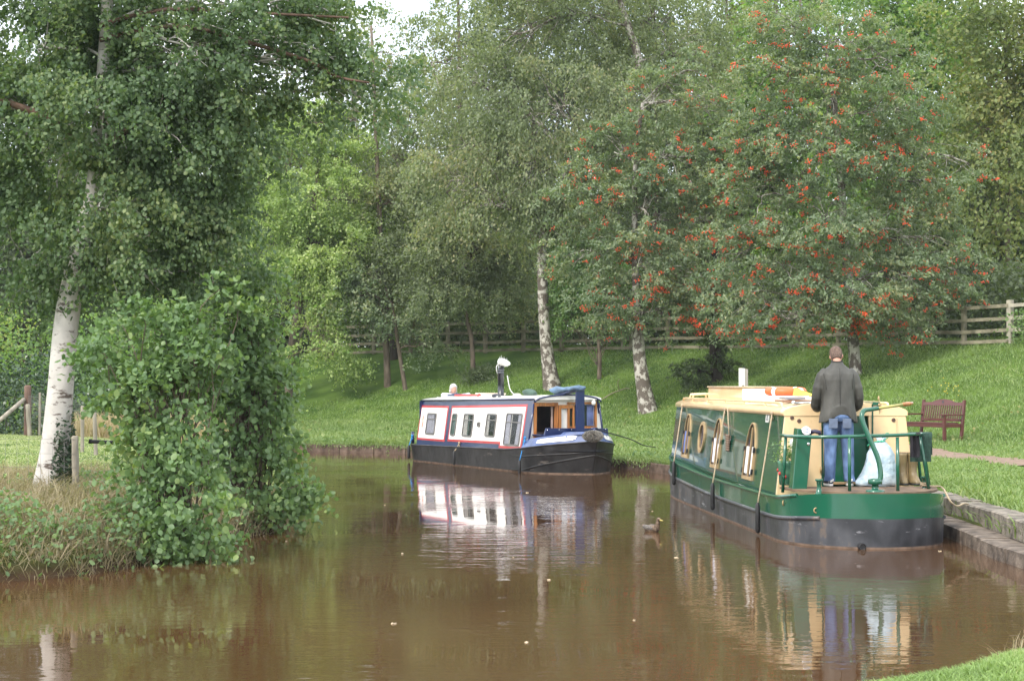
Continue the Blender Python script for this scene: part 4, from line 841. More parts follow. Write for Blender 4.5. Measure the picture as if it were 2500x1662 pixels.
# roof fittings
mb = MB()
for sg in (-1, 1):
    P = [(sg * .70, CY0 + .5, 1.62), (sg * .70, CY0 + .55, 1.675), (sg * .70, CY0 + .7, 1.68)] + [(sg * .70, y, 1.68) for y in (4, 6, 8, 10)] + [(sg * .70, 10.45, 1.675), (sg * .70, 10.5, 1.62)]
    mb.tube(P, .016, 8)
    for y in (3.5, 5, 6.5, 8, 9.5): mb.tube([(sg * .70, y, 1.60), (sg * .70, y, 1.68)], .012, 6)
mb.build('handrail', cream, GB)
mb = MB(); mb.box(-.40, .30, 6.7, 9.7, 1.665, 1.86); bx = mb.build('roof_box', cream, GB, bevel=.012)
mb = MB(); mb.box(-.42, .32, 6.68, 9.72, 1.862, 1.885); mb.build('lid', mat('box_lid', (.42, .33, .22), .7, var=.2), bx, bevel=.004)
mb = MB(); mb.box(-.395, .22, 6.685, 6.699, 1.68, 1.85); mb.build('sunlit_end_face', white, bx)  # white sheet over the cream end: sun glare put into the colour
mb = MB(); mb.tube([(-.62, 10.0, 1.66), (-.60, 10.0, 1.74), (-.35, 10.0, 1.75), (-.33, 10.0, 1.66)], .022, 8); mb.tube([(-.62, 10.3, 1.66), (-.60, 10.3, 1.74), (-.35, 10.3, 1.75), (-.33, 10.3, 1.66)], .022, 8); mb.build('roof_rack', cream, GB)
# horn and lamp on the roof edge
mb = MB(); mb.tube([(-.58, 2.15, 1.68), (-.50, 2.0, 1.685), (-.44, 1.95, 1.685), (-.41, 1.93, 1.685)], [.022, .016, .02, .034], 12); mb.tube([(-.50, 2.03, 1.62), (-.50, 2.03, 1.68)], .01, 6); mb.ell((-.60, 2.2, 1.685), (.03, .045, .03), 10, 6); mb.build('horn', chrome, GB)
# tiller
def gp(px, py, y):   # point of the photo at local station y (plane across the boat near the stern)
    d = 21.6 + y; w_ = W(px, py, d); return Vector(((w_.x - 4.385) * .998 + (d - 21.6) * .066, y, w_.z))
P = smoothpath([gp(2138, 1178, .28), gp(2147, 1175, .28), gp(2152, 1160, .28), gp(2146, 1120, .3), gp(2127, 1075, .33), gp(2110, 1035, .36), gp(2106, 1014, .38), gp(2112, 1002, .42), gp(2130, 999, .48), gp(2146, 996, .52)], 4)
mb = MB(); mb.tube(P, [.030] * (len(P) - 8) + [.026] * 8, 12); tl = mb.build('tiller', green, GB)
mb = MB(); mb.tube([gp(2143, 997, .51), gp(2180, 991.5, .64), gp(2222, 985.5, .8)], [.016, .018, .022], 10); mb.build('tiller_bar', mat('tiller_brass', (.45, .40, .14), .35, metal=.6), tl)
mb = MB(); mb.tube([gp(2206, 987.8, .74), gp(2212, 987, .76), gp(2224, 985.3, .8), gp(2232, 984, .83)], [.02, .026, .026, .018], 10); mb.build('tiller_grip', varn, tl)
mb = MB(); c = gp(2138, 1196, .28); mb.tube([(c.x, c.y, .63), (c.x, c.y, .675), (c.x, c.y, .68), (c.x, c.y, .74), (c.x, c.y, .745), (c.x, c.y, .80), (c.x, c.y, .815)], [.115, .11, .045, .04, .085, .085, .03], 16); mb.build('rudder_collar', green, tl)
mb = MB(); mb.tube([gp(2150, 1010, .55), gp(2152, 985, .55), gp(2148, 970, .55)], .004, 5); mb.ell(gp(2148, 972, .55), (.012, .012, .03), 8, 6); mb.ell(gp(2149, 988, .55), (.012, .012, .02), 8, 6); mb.build('tiller_pin', brass, tl)
# stern rail
rt = 1.295; RY = .42
P = smoothpath([(-.93, 1.45, rt - .01), (-.955, 1.2, rt), (-.90, .85, rt), (-.72, .55, rt), (-.32, RY, rt + .01), (.10, RY, rt + .02), (.42, .48, rt + .03), (.60, .66, rt + .03), (.72, .95, rt + .02), (.82, 1.4, rt), (.88, 1.8, rt - .02)], 3)
mb = MB(); mb.tube(P, .022, 10); rail = mb.build('stern_rail', green, GB)
for (xa, ya, xb, yb) in ((-.94, 1.1, -.97, 1.15), (-.32, RY, -.32, RY), (.27, RY + .03, .27, RY + .02), (.63, .74, .76, .80), (.72, .98, .84, 1.04), (.87, 1.75, .95, 1.78)):
    mb = MB(); mb.tube([(xa, ya, rt), (xb, yb, .60)], .021, 10); mb.build('rail_post', green, rail)
# control column
mb = MB(); a = [(-.86, .95), (-.56, .95), (-.53, 1.25), (-.84, 1.25)]; mb.hexa([(-.90, .93, .62), (-.72, .93, .62), (-.70, 1.15, .62), (-.90, 1.15, .62), (-.83, .93, 1.39), (-.65, .93, 1.37), (-.63, 1.15, 1.37), (-.83, 1.15, 1.39)]); cc = mb.build('control_column', green, GB, bevel=.01)
mb = MB(); M = Matrix.Rotation(R(75), 3, 'X'); mb.torus((-.73, .90, 1.36),   .048, .011, 24, 8, M); mb.tube([(-.73, .95, 1.36), (-.73, .905, 1.365)], .048, 20); g_ = mb.build('gauge', chrome, cc)
mb = MB(); mb.tube([(-.73, .902, 1.365), (-.73, .896, 1.366)], .040, 20); gf = mb.build('gauge_face', white, g_)
mb = MB(); mb.torus((-.73, .892, 1.366), .022, .003, 16, 6, M); mb.tube([(-.73, .892, 1.366), (-.715, .89, 1.385)], .003, 5); mb.build('gauge_dial', mat('dial_blue', (.15, .2, .4), .5), gf)
mb = MB(); mb.tube([(-.67, .94, 1.34), (-.62, .92, 1.355), (-.57, .90, 1.34), (-.56, .90, 1.31)], [.028, .024, .028, .016], 10); mb.build('throttle', mat('throttle_black', (.02, .018, .05), .4), cc)
mb = MB(); mb.ell((-.70, .925, 1.20), (.02, .012, .02), 10, 6); mb.build('button', chrome, cc)
# dollies
for x, y in ((-.68, .46), (.76, 1.0)):
    mb = MB(); mb.tube([(x, y, .60), (x, y, .625), (x, y, .63), (x, y, .70), (x, y, .77), (x, y, .78), (x, y, .80)], [.055, .05, .04, .024, .032, .048, .044], 14); mb.build('dolly', green, GB)
mb = MB(); mb.tube([(-.28, -.02, .03), (-.28, .06, .03)], .042, 18); mb.torus((-.28, -.02, .03), .036, .008, 18, 6, Matrix.Rotation(pi / 2, 3, 'X')); mb.build('outlet', blk, GB)
mb = MB(); 
for x, y, z in ((-.985, 1.0, .48), (-.72, .40, .43)): mb.torus((x - .008, y, z), .028, .008, 16, 6, Matrix.Rotation(pi / 2, 3, 'X') if x > -.9 else Matrix.Rotation(R(60), 3, 'Z') @ Matrix.Rotation(pi / 2, 3, 'X'))
mb.build('drain', brass, GB)
# ropes + fenders
for (yt, yb, zt_, lab) in ((9.9, 9.2, .62, 'black tube fender furthest along the green boat, near its bow'), (5.9, 5.35, .47, 'black tube fender halfway along the green boat'), (2.5, 2.05, .40, 'black tube fender nearest the stern of the green boat')):
    fender('fender', lab, (-1.10 if yb < 9 else -1.07, yb, zt_), .36, .032, (-.815, yt, 1.55), GB, grp='fenders hanging on the green boat')
Mg = Matrix.Translation(GB.location) @ Matrix.Rotation(GB.rotation_euler.z, 4, 'Z')
e = empty('rope_fender', Mg @ Vector((-.87, 5.38, 1.19))); e.rotation_euler = GB.rotation_euler; tag(e, 'small knotted rope mat hanging against the green boat side', 'rope fender')
mb = MB()
for i in range(4):
    for j in range(7): mb.ell((0, -.07 + .045 * i, -.02 - .034 * j), (.024, .026, .022), 6, 4)
mb.build('knotwork', mat('rope_brown', (.20, .14, .10), .9, var=.4, vscale=60, bump=.6, bscale=80), e); mb = MB(); mb.tube([(0.02, 0, 0), (.03, .1, .18), (.05, .26, .38)], .01, 6); mb.build('rope', rope_t, e)

def local_obj(mb, name, m, boat, loc, label, cat, **k):
    Mw = Matrix.Translation(boat.location) @ Matrix.Rotation(boat.rotation_euler.z, 4, 'Z'); o = mb.build(name, m, None, **k); o.location = Mw @ Vector(loc); o.rotation_euler = boat.rotation_euler; tag(o, label, cat); return o
def local_empty(name, boat, loc, label, cat, rz=0):
    Mw = Matrix.Translation(boat.location) @ Matrix.Rotation(boat.rotation_euler.z, 4, 'Z'); e = empty(name, Mw @ Vector(loc), boat.rotation_euler.z + rz); tag(e, label, cat); return e
# lifebuoy lying on things on the roof
lb = local_empty('lifebuoy', GB, (-.16, 4.7, 1.82), 'orange lifebuoy with white bands lying flat on the green boat roof', 'lifebuoy')
Mt = Matrix.Rotation(R(2), 3, 'X'); mb = MB(); mb.torus((0, 0, 0), .24, .058, 40, 12, Mt); mb.build('ring', mat('buoy_orange', (.85, .13, .03), .45, var=.06), lb)
for a0 in (35, 125, 215, 305):
    rings = []; mb = MB()
    for i in range(4):
        a = R(a0 + i * 4); rings.append([Mt @ Vector(((.24 + .0605 * cos(b)) * cos(a), (.24 + .0605 * cos(b)) * sin(a), .0605 * sin(b))) for b in np.linspace(0, 2 * pi, 13)[:-1]])
    mb.loft(rings); mb.build('reflective_band', mat('band_silver', (.8, .8, .8), .4), lb)
mb = MB(); mb.box(-.30, .26, -.30, .30, 0, .045); mb.box(-.33, -.02, -.34, -.1, .0, .03)
bd = local_obj(mb, 'boxed_board', mat('board_white', (.80, .78, .76), .5), GB, (-.16, 4.65, 1.715), 'white flat boards under the lifebuoy on the green boat roof', 'board', bevel=.006)
mb = MB(); mb.box(-.28, .27, -.28, .26, 0, .05); local_obj(mb, 'cushion', mat('pad_white', (.78, .76, .76), .8, bump=.5, bscale=9), GB, (-.12, 3.62, 1.70), 'white padded cushion on the roof just behind the man', 'cushion', bevel=.02)
mb = MB(); mb.box(-.30, -.02, -.22, .16, 0, .032); local_obj(mb, 'solar_panel', mat('panel_grey', (.30, .30, .33), .3), GB, (-.22, 3.30, 1.722), 'small grey solar panel beside the white cushion', 'solar panel', bevel=.004)
mb = MB(); mb.box(-.36, .34, -.04, .04, 0, .03); mb.box(-.36, -.30, .04, .7, 0, .028); local_obj(mb, 'plank', mat('plank_brown', (.22, .12, .08), .7), GB, (-.16, 3.02, 1.683), 'brown wooden plank lying across the green boat roof behind the man', 'plank')
mb = MB(); mb.add([(-.17, -.05, .0), (.16, -.05, 0), (-.15, .0, .12), (-.17, .03, .0), (.16, .03, 0), (-.15, .02, .12)], [(0, 1, 2), (3, 5, 4), (0, 3, 4, 1), (1, 4, 5, 2), (2, 5, 3, 0)]); local_obj(mb, 'windlass_bag', mat('cloth_yellow', (.75, .50, .10), .8), GB, (.02, 4.25, 1.76), 'yellow folded cloth in front of the lifebuoy', 'cloth')
# planter
pl = local_empty('plant_pot', GB, (-.80, 1.62, .665), 'green painted flower can with plants left of the control column', 'plant pot')
mb = MB(); mb.tube([(0, 0, 0), (0, 0, .01), (0, 0, .27), (0, 0, .30), (0, 0, .29)], [.10, .11, .13, .135, .12], 18); mb.build('can', mat('can_green', (.03, .14, .09), .4, var=.5, vscale=12, col2=(.07, .2, .12)), pl)
mb = MB()
for i in range(9): a = i * .7; mb.ell((.123 * cos(a), .123 * sin(a), .08 + .13 * ((i * 37) % 10) / 10), (.02, .02, .025), 6, 4)
mb.build('painted_roses', mat('rose_red', (.5, .03, .03), .5), pl)
C = rng.normal(0, 1, (260, 3)) * [.09, .09, .07] + [0, 0, .38]; V_, F2 = leaf_arrays(C, rdir(260), rdir(260), np.full(260, .05), .5); o = np_mesh('leaves', V_, F2, G_bush, pl)
mb = MB(); mb.ell((.06, 0, .52), (.04, .04, .06), 8, 6); mb.ell((.08, .02, .44), (.035, .035, .04), 8, 6); mb.build('flower', white, pl)
# rubbish bag
bg_ = local_empty('plastic_bag', GB, (.30, 1.40, .66), 'full pale blue translucent plastic bag tied with green on the stern deck', 'bag')
prof = [(0, .20, .14), (.05, .22, .16), (.15, .21, .16), (.28, .185, .15), (.40, .165, .13), (.48, .13, .10), (.53, .075, .06), (.555, .045, .04), (.60, .06, .05)]
rings = []
for z, rx, ry in prof:
    ring = []
    for k in range(36):
        a = 2 * pi * k / 36; w_ = 1 + .07 * sin(7 * a + z * 9) + .05 * sin(13 * a - z * 21) + .05 * mnoise.noise(Vector((cos(a) * 3, sin(a) * 3, z * 8))); ring.append((rx * w_ * cos(a) + .05 * z + (-.07 if z < .08 and cos(a) < -.3 else 0), ry * w_ * sin(a), z + .01 * sin(5 * a)))
    rings.append(ring)
mb = MB(); mb.loft(rings); bagm = mat('bag_plastic', (.36, .50, .60), .3, var=.1, vscale=8, bump=1, bscale=14, col2=(.56, .66, .72)); ob = mb.build('bag_body', bagm, bg_)
mb = MB(); mb.torus((.03, 0, .555), .045, .01, 16, 6); mb.tube(smoothpath([(.03, -.04, .56), (-.10, -.06, .54), (-.16, -.05, .50)], 3), .008, 6); mb.tube(smoothpath([(.02, -.04, .57), (.06, -.05, .64), (.11, -.05, .66), (.10, -.05, .60), (.03, -.04, .57)], 3), .006, 6); mb.build('tie', mat('tie_green', (.02, .35, .18), .5), bg_)
# wellington boots
bw = mat('boot_tan', (.19, .14, .065), .45, var=.2, vscale=6, bump=.3, bscale=12)
for i, (x, rz_, lab) in enumerate(((.68, -.12, 'tan wellington boot nearer the plastic bag'), (.815, .12, 'tan wellington boot nearer the hanging cloth'))):
    e = local_empty('wellington_boot', GB, (x, 1.70, .665), lab, 'boot', rz_); e['group'] = 'pair of boots on the stern deck'
    mb = MB(); sec = [(0.0, .03, .065, .13), (.03, .03, .066, .135), (.07, .01, .06, .11), (.11, -.02, .056, .075), (.16, -.035, .055, .062), (.26, -.03, .062, .068), (.36, -.025, .068, .076), (.395, -.025, .07, .078)]
    mb.loft([[(rx * cos(a), -cy - ry * sin(a) - .02, z) for a in np.linspace(0, 2 * pi, 17)[:-1]] for z, cy, rx, ry in sec]); mb.build('boot_shaft', bw, e)
    mb = MB(); mb.loft([[(.07 * cos(a), -.05 - .142 * sin(a), z) for a in np.linspace(0, 2 * pi, 17)[:-1]] for z in (-.008, .018)]); mb.build('sole', blk, e)
    mb = MB(); mb.tube([(0, .005, .385), (0, .005, .399)], .066, 14); mb.build('lining', dark, e)
# coat and cloth over the rail
e = local_empty('towel', GB, (.66, .80, 1.325), 'dark green towel hung over the right end of the stern rail', 'towel')
def cloth_sheet(wd, l0, l1, th, seed, px=0, edge=.0):
    nx_, nz_ = 12, 14; top = []; bot = []
    for j in range(nz_ + 1):
        t = j / nz_
        for i in range(nx_ + 1):
            u = i / nx_; s_ = -l0 + (l0 + l1) * t; side = -1 if s_ < 0 else 1; down = abs(s_)
            dp = side * (.03 + .012 * min(1, down * 4)) if down > .02 else side * down * 1.5
            wob = .014 * sin(u * 9 + seed) * min(1, down * 5) + .01 * sin(u * 17 + s_ * 6); zz = .022 - max(0, down - .02) - edge * u * (down > .1)
            top.append((px + (u - .5) * wd + .02 * sin(s_ * 5), dp + wob, zz))
    V = top; a = len(V); V2 = [(x, y + (-th if y < 0 else th), z) for x, y, z in V]; fs = []
    for j in range(nz_):
        for i in range(nx_):
            q = j * (nx_ + 1) + i; fs += [(q, q + 1, q + nx_ + 2, q + nx_ + 1), (a + q, a + q + nx_ + 1, a + q + nx_ + 2, a + q + 1)]
    mb = MB(); mb.add(V + V2, fs, True); return mb
cloth_sheet(.26, .38, .30, .006, 1, 0, .0).build('towel_sheet', mat('towel_green', (.025, .06, .045), .95, var=.3, vscale=40, bump=.8, bscale=120), e)
e = local_empty('jacket', GB, (.52, .58, 1.325), 'black bag or garment hanging inside the stern rail beside the towel', 'garment')
cloth_sheet(.11, .04, .32, .03, 4).build('garment_sheet', mat('black_cloth', (.015, .013, .018), .85, var=.3), e)
# mooring rope from the stern dolly to the bank
a0 = Mg @ Vector((.70, .98, .70)); P = smoothpath([a0, Mg @ Vector((.82, .96, .68)), Mg @ Vector((.98, 1.0, .66)), W(2318, 1222, 22.4), W(2335, 1234, 22.6), W(2352, 1228, 23.0), Vector((W(2362, 1222, 23.2).x, 23.2, .42))], 4); c = P[0].copy()
mb = MB(); mb.tube([p - c for p in P], .012, 6); mb.torus((Mg @ Vector((.76, 1.0, .69))) - c, .045, .012, 16, 6); mb.torus((Mg @ Vector((.76, 1.0, .715))) - c, .042, .012, 16, 6); tag(mb.build('mooring_rope', rope_t, loc=c), 'tan mooring rope from the green boat stern looping down to the grass', 'rope')

# ================================================================== WHITE AND BLUE BOAT
WB = empty('blue_narrowboat', (-1.69, 46.63, 0), R(204.2)); tag(WB, 'short white and blue narrowboat with red lining moored under the trees', 'narrowboat')
OB = hull_outline(8, 8, 6.9, 1.6, 2.2, 1.04, .42, 3.4)
gz2 = lambda y: .40 + .013 * y + .19 * max(0, (y - 6.3) / 2.1) ** 1.3
def bowrake(y): return y if y < 6.9 else 6.9 + (y - 6.9) * .86
mb = MB(); skin_band(mb, OB, -.45, .0, .9, .93, bowrake, bowrake); skin_band(mb, OB, .0, .025, .93, .94, bowrake, bowrake); mb.build('waterline', silt, WB)
mb = MB(); skin_band(mb, OB, .025, gz2, .94, 1.0, bowrake, lambda y: y); mb.build('hull', blackh, WB)
mb = MB(); deck_cap(mb, OB, lambda y: min(gz2(y), .5) - .006, .985); mb.build('deck', blue, WB)
n2 = len(OB); m2 = n2 // 2
mb = MB(); rub(mb, OB, 0, n2 - 1, lambda y: gz2(y) - .005, .016)
mb.build('gunwale_rail', blackh, WB)
mb = MB()
for fz in ((.66, .30), (.30, .06)):
    for sg in (-1, 1):
        P = []
        for i in range(0, 15):
            x, y = OB[i]; 
            if y < 6.3: continue
            z = gz2(y) * fz[0] if fz[0] > .5 else gz2(y) * (.1 + .45 * max(0, (y - 6.9) / 1.5)); f = .94 + .06 * z / gz2(y); P.append((sg * -x * f * 1.006, lerp(bowrake(y), y, z / gz2(y)), z))
        P += [(sg * 1.005, 6.3, P[-1][2] - .004)]
        mb.tube(P, .016, 6)
mb.tube([(0, 8.21, 0), (0, 8.42, gz2(8.4) + .02)], .02, 8); mb.build('bow_strake', blackh, WB)
# blue raised bow sides
OBb = [(x, y) for x, y in OB if y >= 6.86]; zt2 = lambda y: gz2(y) + .19 + .02 * (y - 7)
for sg in (-1, 1):
    pts = [(abs(x), y) for x, y in OB[:15] if y >= 6.0]; pts.append((1.04, 6.85)) if min(p[1] for p in pts) > 6.9 else None
    A = [(sg * x, y, gz2(y) + .004) for x, y in pts]; B = [(sg * max(.0, x - .13), y - .05 * (y > 8), zt2(y)) for x, y in pts]; C = [(sg * max(0, x - .20), y - .1 * (y > 8), zt2(y) - .005) for x, y in pts]; D = [(sg * max(0, x - .16), y - .1 * (y > 8), gz2(y) - .05) for x, y in pts]
    n = len(pts); mb = MB(); mb.add(A + B + C + D, [(k * n + i, k * n + i + 1, (k + 1) * n + i + 1, (k + 1) * n + i) for k in range(3) for i in range(n - 1)], False); mb.build('bow_side', blue_l, WB)
    # white name panel on the flare
    mb = MB(); pa = [q for q in pts if 7.3 < q[1] < 8.22]
    PA = smoothpath([(q[0], q[1], 0) for q in pa], 2); m_ = len(PA); lo_, hi_ = [], []
    for i, q in enumerate(PA):
        e_ = min(i, m_ - 1 - i); t0, t1 = (.34, .62) if e_ == 0 else ((.26, .70) if e_ == 1 else (.24, .72))
        a_ = Vector((sg * q.x, q.y, gz2(q.y))); b_ = Vector((sg * max(0, q.x - .13), q.y - .05 * (q.y > 8), zt2(q.y))); nn = Vector((sg * .6, .5, .45)) * .012; lo_.append(a_.lerp(b_, t0) + nn); hi_.append(a_.lerp(b_, t1) + nn)
    mb.add(lo_ + hi_, [(i, i + 1, m_ + i + 1, m_ + i) for i in range(m_ - 1)]); np_ = mb.build('name_panel', white, WB); so = np_.modifiers.new('solid', 'SOLIDIFY'); so.thickness = .006; so.offset = 0
    # faded lettering
    mb = MB()
    for i in range(2, m_ - 3):
        for k in range(2):
            t = .3 + .4 * k; a_ = lo_[i].lerp(lo_[i + 1], t); b_ = hi_[i].lerp(hi_[i + 1], t); nn = Vector((sg * .6, .5, .45)) * .005; w2 = (lo_[i + 1] - lo_[i]) * .09
            p0 = a_.lerp(b_, .36) + nn; p1 = a_.lerp(b_, .64) + nn; mb.add([p0 - w2, p0 + w2, p1 + w2, p1 - w2], [(0, 1, 2, 3)])
            if (i + k) % 2: p2 = p0.lerp(p1, .5); mb.add([p2, p2 + w2 * 3, p2 + w2 * 3 + (p1 - p0) * .15, p2 + (p1 - p0) * .15], [(0, 1, 2, 3)])
    mb.build('lettering', mat('faded_lettering', (.55, .55, .58), .6), np_)
mb = MB(); mb.loft([[(-.55, 7.75, .80), (.55, 7.75, .80), (.42, 7.75, .89), (-.42, 7.75, .89)], [(-.30, 8.2, .84), (.30, 8.2, .84), (.2, 8.2, .905), (-.2, 8.2, .905)], [(-.06, 8.36, .86), (.06, 8.36, .86), (.04, 8.35, .91), (-.04, 8.35, .91)]], True, False); mb.build('foredeck', blue_l, WB)
mb = MB(); mb.hexa([(-.84, 7.42, .56), (.82, 7.42, .56), (.82, 7.47, .56), (-.84, 7.47, .56), (-.78, 7.42, .95), (.70, 7.42, .97), (.70, 7.47, .97), (-.78, 7.47, .95)]); mb.box(.55, .82, 7.0, 7.46, .80, .83); mb.build('cratch_board', blue, WB, bevel=.006)
mb = MB(); 
for x in (-.72, -.5, -.2, .1, .4, .68): mb.ell((x, 7.48, .93), (.014, .01, .014), 8, 5)
mb.build('stud', chrome, WB)
# cabin
C0, C1 = .42, 7.0
SW = Side(.93, .14, 1); SE = Side(.93, .14, -1); zr = lambda y: 1.49 + .014 * y
def scoop(mb, sd_, o0, o1): sd_.prism(mb, [(C0, .40), (C1 - .04, .46), (C1 + .03, zr(C1)), (C0, zr(C0))], o0, o1)
for sd_ in (SW, SE):
    mb = MB(); scoop(mb, sd_, -.05, 0); cs = mb.build('cabin_side', blue, WB)
    for poly, k in (([(.42, .53), (2.24, .53), (2.24, 1.385), (.42, 1.38)], 0), ([(2.42, .545), (5.47, .57), (5.47, .485), (6.68, .495), (6.74, 1.475), (2.42, 1.39)], 1)):
        mb = MB(); sd_.prism(mb, poly, -.002, .004); rb = mb.build('red_lining', redp, cs)
        ins = [(.49, .58), (2.17, .58), (2.17, 1.33), (.49, 1.325)] if k == 0 else [(2.485, .60), (5.54, .625), (5.54, .54), (6.61, .55), (6.67, 1.415), (2.485, 1.335)]
        mb = MB(); sd_.prism(mb, ins, .001, .008); mb.build('side_panel', white, cs)
    def wwin(y0, y1, z0, z1, cur, blind=False):
        po = rrect(y0, y1, z0, z1, .05); mb = MB(); sd_.ring(mb, po, inset(po, .028), -.01, .03); fr = mb.build('window', alum, WB)
        zt_ = lerp(z0, z1, .72); mb = MB(); sd_.prism(mb, [(y0 + .02, zt_ - .012), (y1 - .02, zt_ - .012), (y1 - .02, zt_ + .012), (y0 + .02, zt_ + .012)], .010, .026); mb.build('transom', alum, fr)
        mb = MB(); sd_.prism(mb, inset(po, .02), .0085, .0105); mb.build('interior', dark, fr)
        W_ = y1 - y0
        def drape(a, b, m):
            mb = MB(); k = 10; A = []; B = []
            for i in range(k + 1):
                y = lerp(a, b, i / k); o_ = .0135 + .0025 * sin(i * 2.2); A.append(sd_.p(y, z0 + .03, o_)); B.append(sd_.p(lerp(y, (a if a < (y0 + y1) / 2 else b), .2), z1 - .03, o_))
            mb.add(A + B, [(i, i + 1, k + 2 + i, k + 1 + i) for i in range(k)], True); return mb.build('curtain', m, fr)
        for a, b, m in cur: drape(lerp(y0 + .03, y1 - .03, a), lerp(y0 + .03, y1 - .03, b), m)
        mb = MB(); sd_.prism(mb, inset(po, .022), .0175, .0195); mb.build('pane', gpane, fr)
    wwin(.96, 1.55, .68, 1.20, [(0, 1, curtain)]); wwin(2.57, 2.86, .69, 1.21, [(0, 1, mat('blind_green', (.16, .25, .22), .7))]); wwin(3.29, 3.87, .69, 1.22, [(0, .5, curtain_w), (.5, .62, mat('blind_green', (.16, .25, .22), .7))])
    wwin(4.63, 5.18, .72, 1.24, [(0, .34, curtain_w)]); wwin(5.72, 6.57, .56, 1.27, [(0, .32, curtain), (.32, .4, curtain_w), (.72, 1, curtain)])
    mb = MB(); po = rrect(4.13, 4.29, .93, 1.04, .03); sd_.ring(mb, po, inset(po, .03), .004, .03); sd_.prism(mb, inset(po, .025), .009, .012); mb.build('vent', alum, WB)
# painted figure and signwriting on the aft panel
mb = MB(); SW.prism(mb, [(.62, .85), (.70, .82), (.74, .95), (.70, 1.02), (.72, 1.10), (.66, 1.16), (.62, 1.05), (.66, .98)], .0082, .0092); mb.build('painted_emblem', mat('emblem_red', (.6, .22, .16), .6), WB)
mb = MB(); 
for a_ in range(9): t = a_ / 9 * 2 * pi; SW.prism(mb, circ(.67 + .13 * cos(t), 1.0 + .2 * sin(t), .016, .02, 6), .0082, .0092)
for i in range(5): SW.prism(mb, [(.55 + .07 * i, .66), (.59 + .07 * i, .66), (.585 + .07 * i, .70), (.56 + .07 * i, .70)], .0082, .0092)
SW.prism(mb, [(.55, .635), (.88, .635), (.88, .643), (.55, .643)], .0082, .0092); mb.build('painted_script', mat('emblem_blue', (.35, .5, .75), .6), WB)
# roof
mb = MB(); sec = lambda y: [(.80, y, zr(y) - .02), (.80, y, zr(y) + .012)] + [(.78 * cos(a), y, zr(y) + .015 + .075 * sin(a)) for a in np.linspace(.15, pi - .15, 9)] + [(-.80, y, zr(y) + .012), (-.80, y, zr(y) - .02)]
mb.loft([sec(y) for y in (C0 - .02, 2, 4, 6, C1 + .12)], True, True); mb.build('roof', white, WB)
mb = MB(); mb.tube([(.805, C0, zr(C0)), (.805, C1 + .1, zr(C1 + .1))], .018, 6); mb.tube([(-.805, C0, zr(C0)), (-.805, C1 + .1, zr(C1 + .1))], .018, 6); mb.build('roof_edge', blue, WB)
mb = MB(); mb.tube([(.62, 1, 1.58), (.62, 2.2, 1.60), (.62, 4.4, 1.625), (.62, 6.6, 1.645)], .012, 6)
for y in (1, 2.6, 4.2, 5.8, 6.6): mb.tube([(.62, y, 1.52), (.62, y, zr(y) + .07)], .009, 6)
mb.build('handrail', white, WB)
mb = MB(); mb.box(-.86, .86, C0, C0 + .04, .42, 1.49); mb.build('aft_bulkhead', blue, WB)
# front bulkhead built as pieces round the openings
zc = zr(C1) + .06
def bh(mb, xa, xb, za, zb, y0=C1 - .03, y1=C1 + .01): mb.box(xa, xb, y0, y1, za, zb)
mb = MB(); fx = lambda z: .93 - .14 * (z - .5)
for xa, xb, za, zb in ((-.06, .22, .48, 1.50), (-.68, -.06, .48, .98), (-.68, -.06, 1.46, 1.50)): bh(mb, xa, xb, za, zb)
mb.hexa([(.78, C1 - .03, .48), (fx(.48), C1 - .03, .48), (fx(.48), C1 + .01, .48), (.78, C1 + .01, .48), (.78, C1 - .03, 1.5), (fx(1.5), C1 - .03, 1.5), (fx(1.5), C1 + .01, 1.5), (.78, C1 + .01, 1.5)])
mb.hexa([(-fx(.48), C1 - .03, .48), (-.68, C1 - .03, .48), (-.68, C1 + .01, .48), (-fx(.48), C1 + .01, .48), (-fx(1.5), C1 - .03, 1.5), (-.68, C1 - .03, 1.5), (-.68, C1 + .01, 1.5), (-fx(1.5), C1 + .01, 1.5)])
arc = [(.79 * cos(a), 1.50 + .16 * sin(a)) for a in np.linspace(0, pi, 13)]; mb.add([(x, C1 - .03, z) for x, z in arc] + [(x, C1 + .01, z) for x, z in arc], [tuple(range(13)), tuple(range(13, 26))] + [(i, i + 1, 14 + i, 13 + i) for i in range(12)])
mb.build('front_bulkhead', white, WB)
mb = MB(); mb.box(.72, .79, C1 - .04, C1 + .045, .48, 1.50); mb.box(.21, .28, C1 - .04, C1 + .045, .48, 1.50); mb.box(.21, .79, C1 - .04, C1 + .047, 1.43, 1.51); mb.build('door_frame', varn, WB, bevel=.004)
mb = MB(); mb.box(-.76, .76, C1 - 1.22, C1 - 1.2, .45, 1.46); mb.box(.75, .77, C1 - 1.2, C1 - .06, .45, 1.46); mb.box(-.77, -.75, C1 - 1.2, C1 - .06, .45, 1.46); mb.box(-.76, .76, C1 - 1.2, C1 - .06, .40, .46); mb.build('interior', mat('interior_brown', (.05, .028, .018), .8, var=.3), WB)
mb = MB(); mb.box(.3, .72, C1 - .55, C1 - .4, .46, .86); mb.build('cushion', mat('cushion_tweed', (.10, .07, .06), .95, var=.4, vscale=50), WB, bevel=.03)
k = 10; mb = MB(); A = [(.29 + .06 * i / k, C1 - .06 + .012 * sin(i * 2), .55) for i in range(k + 1)]; B = [(.29 + .05 * i / k, C1 - .06 + .012 * sin(i * 2), 1.42) for i in range(k + 1)]; mb.add(A + B, [(i, i + 1, k + 2 + i, k + 1 + i) for i in range(k)], True); mb.build('door_curtain', mat('curtain_pink', (.60, .45, .38), .9, var=.2), WB)
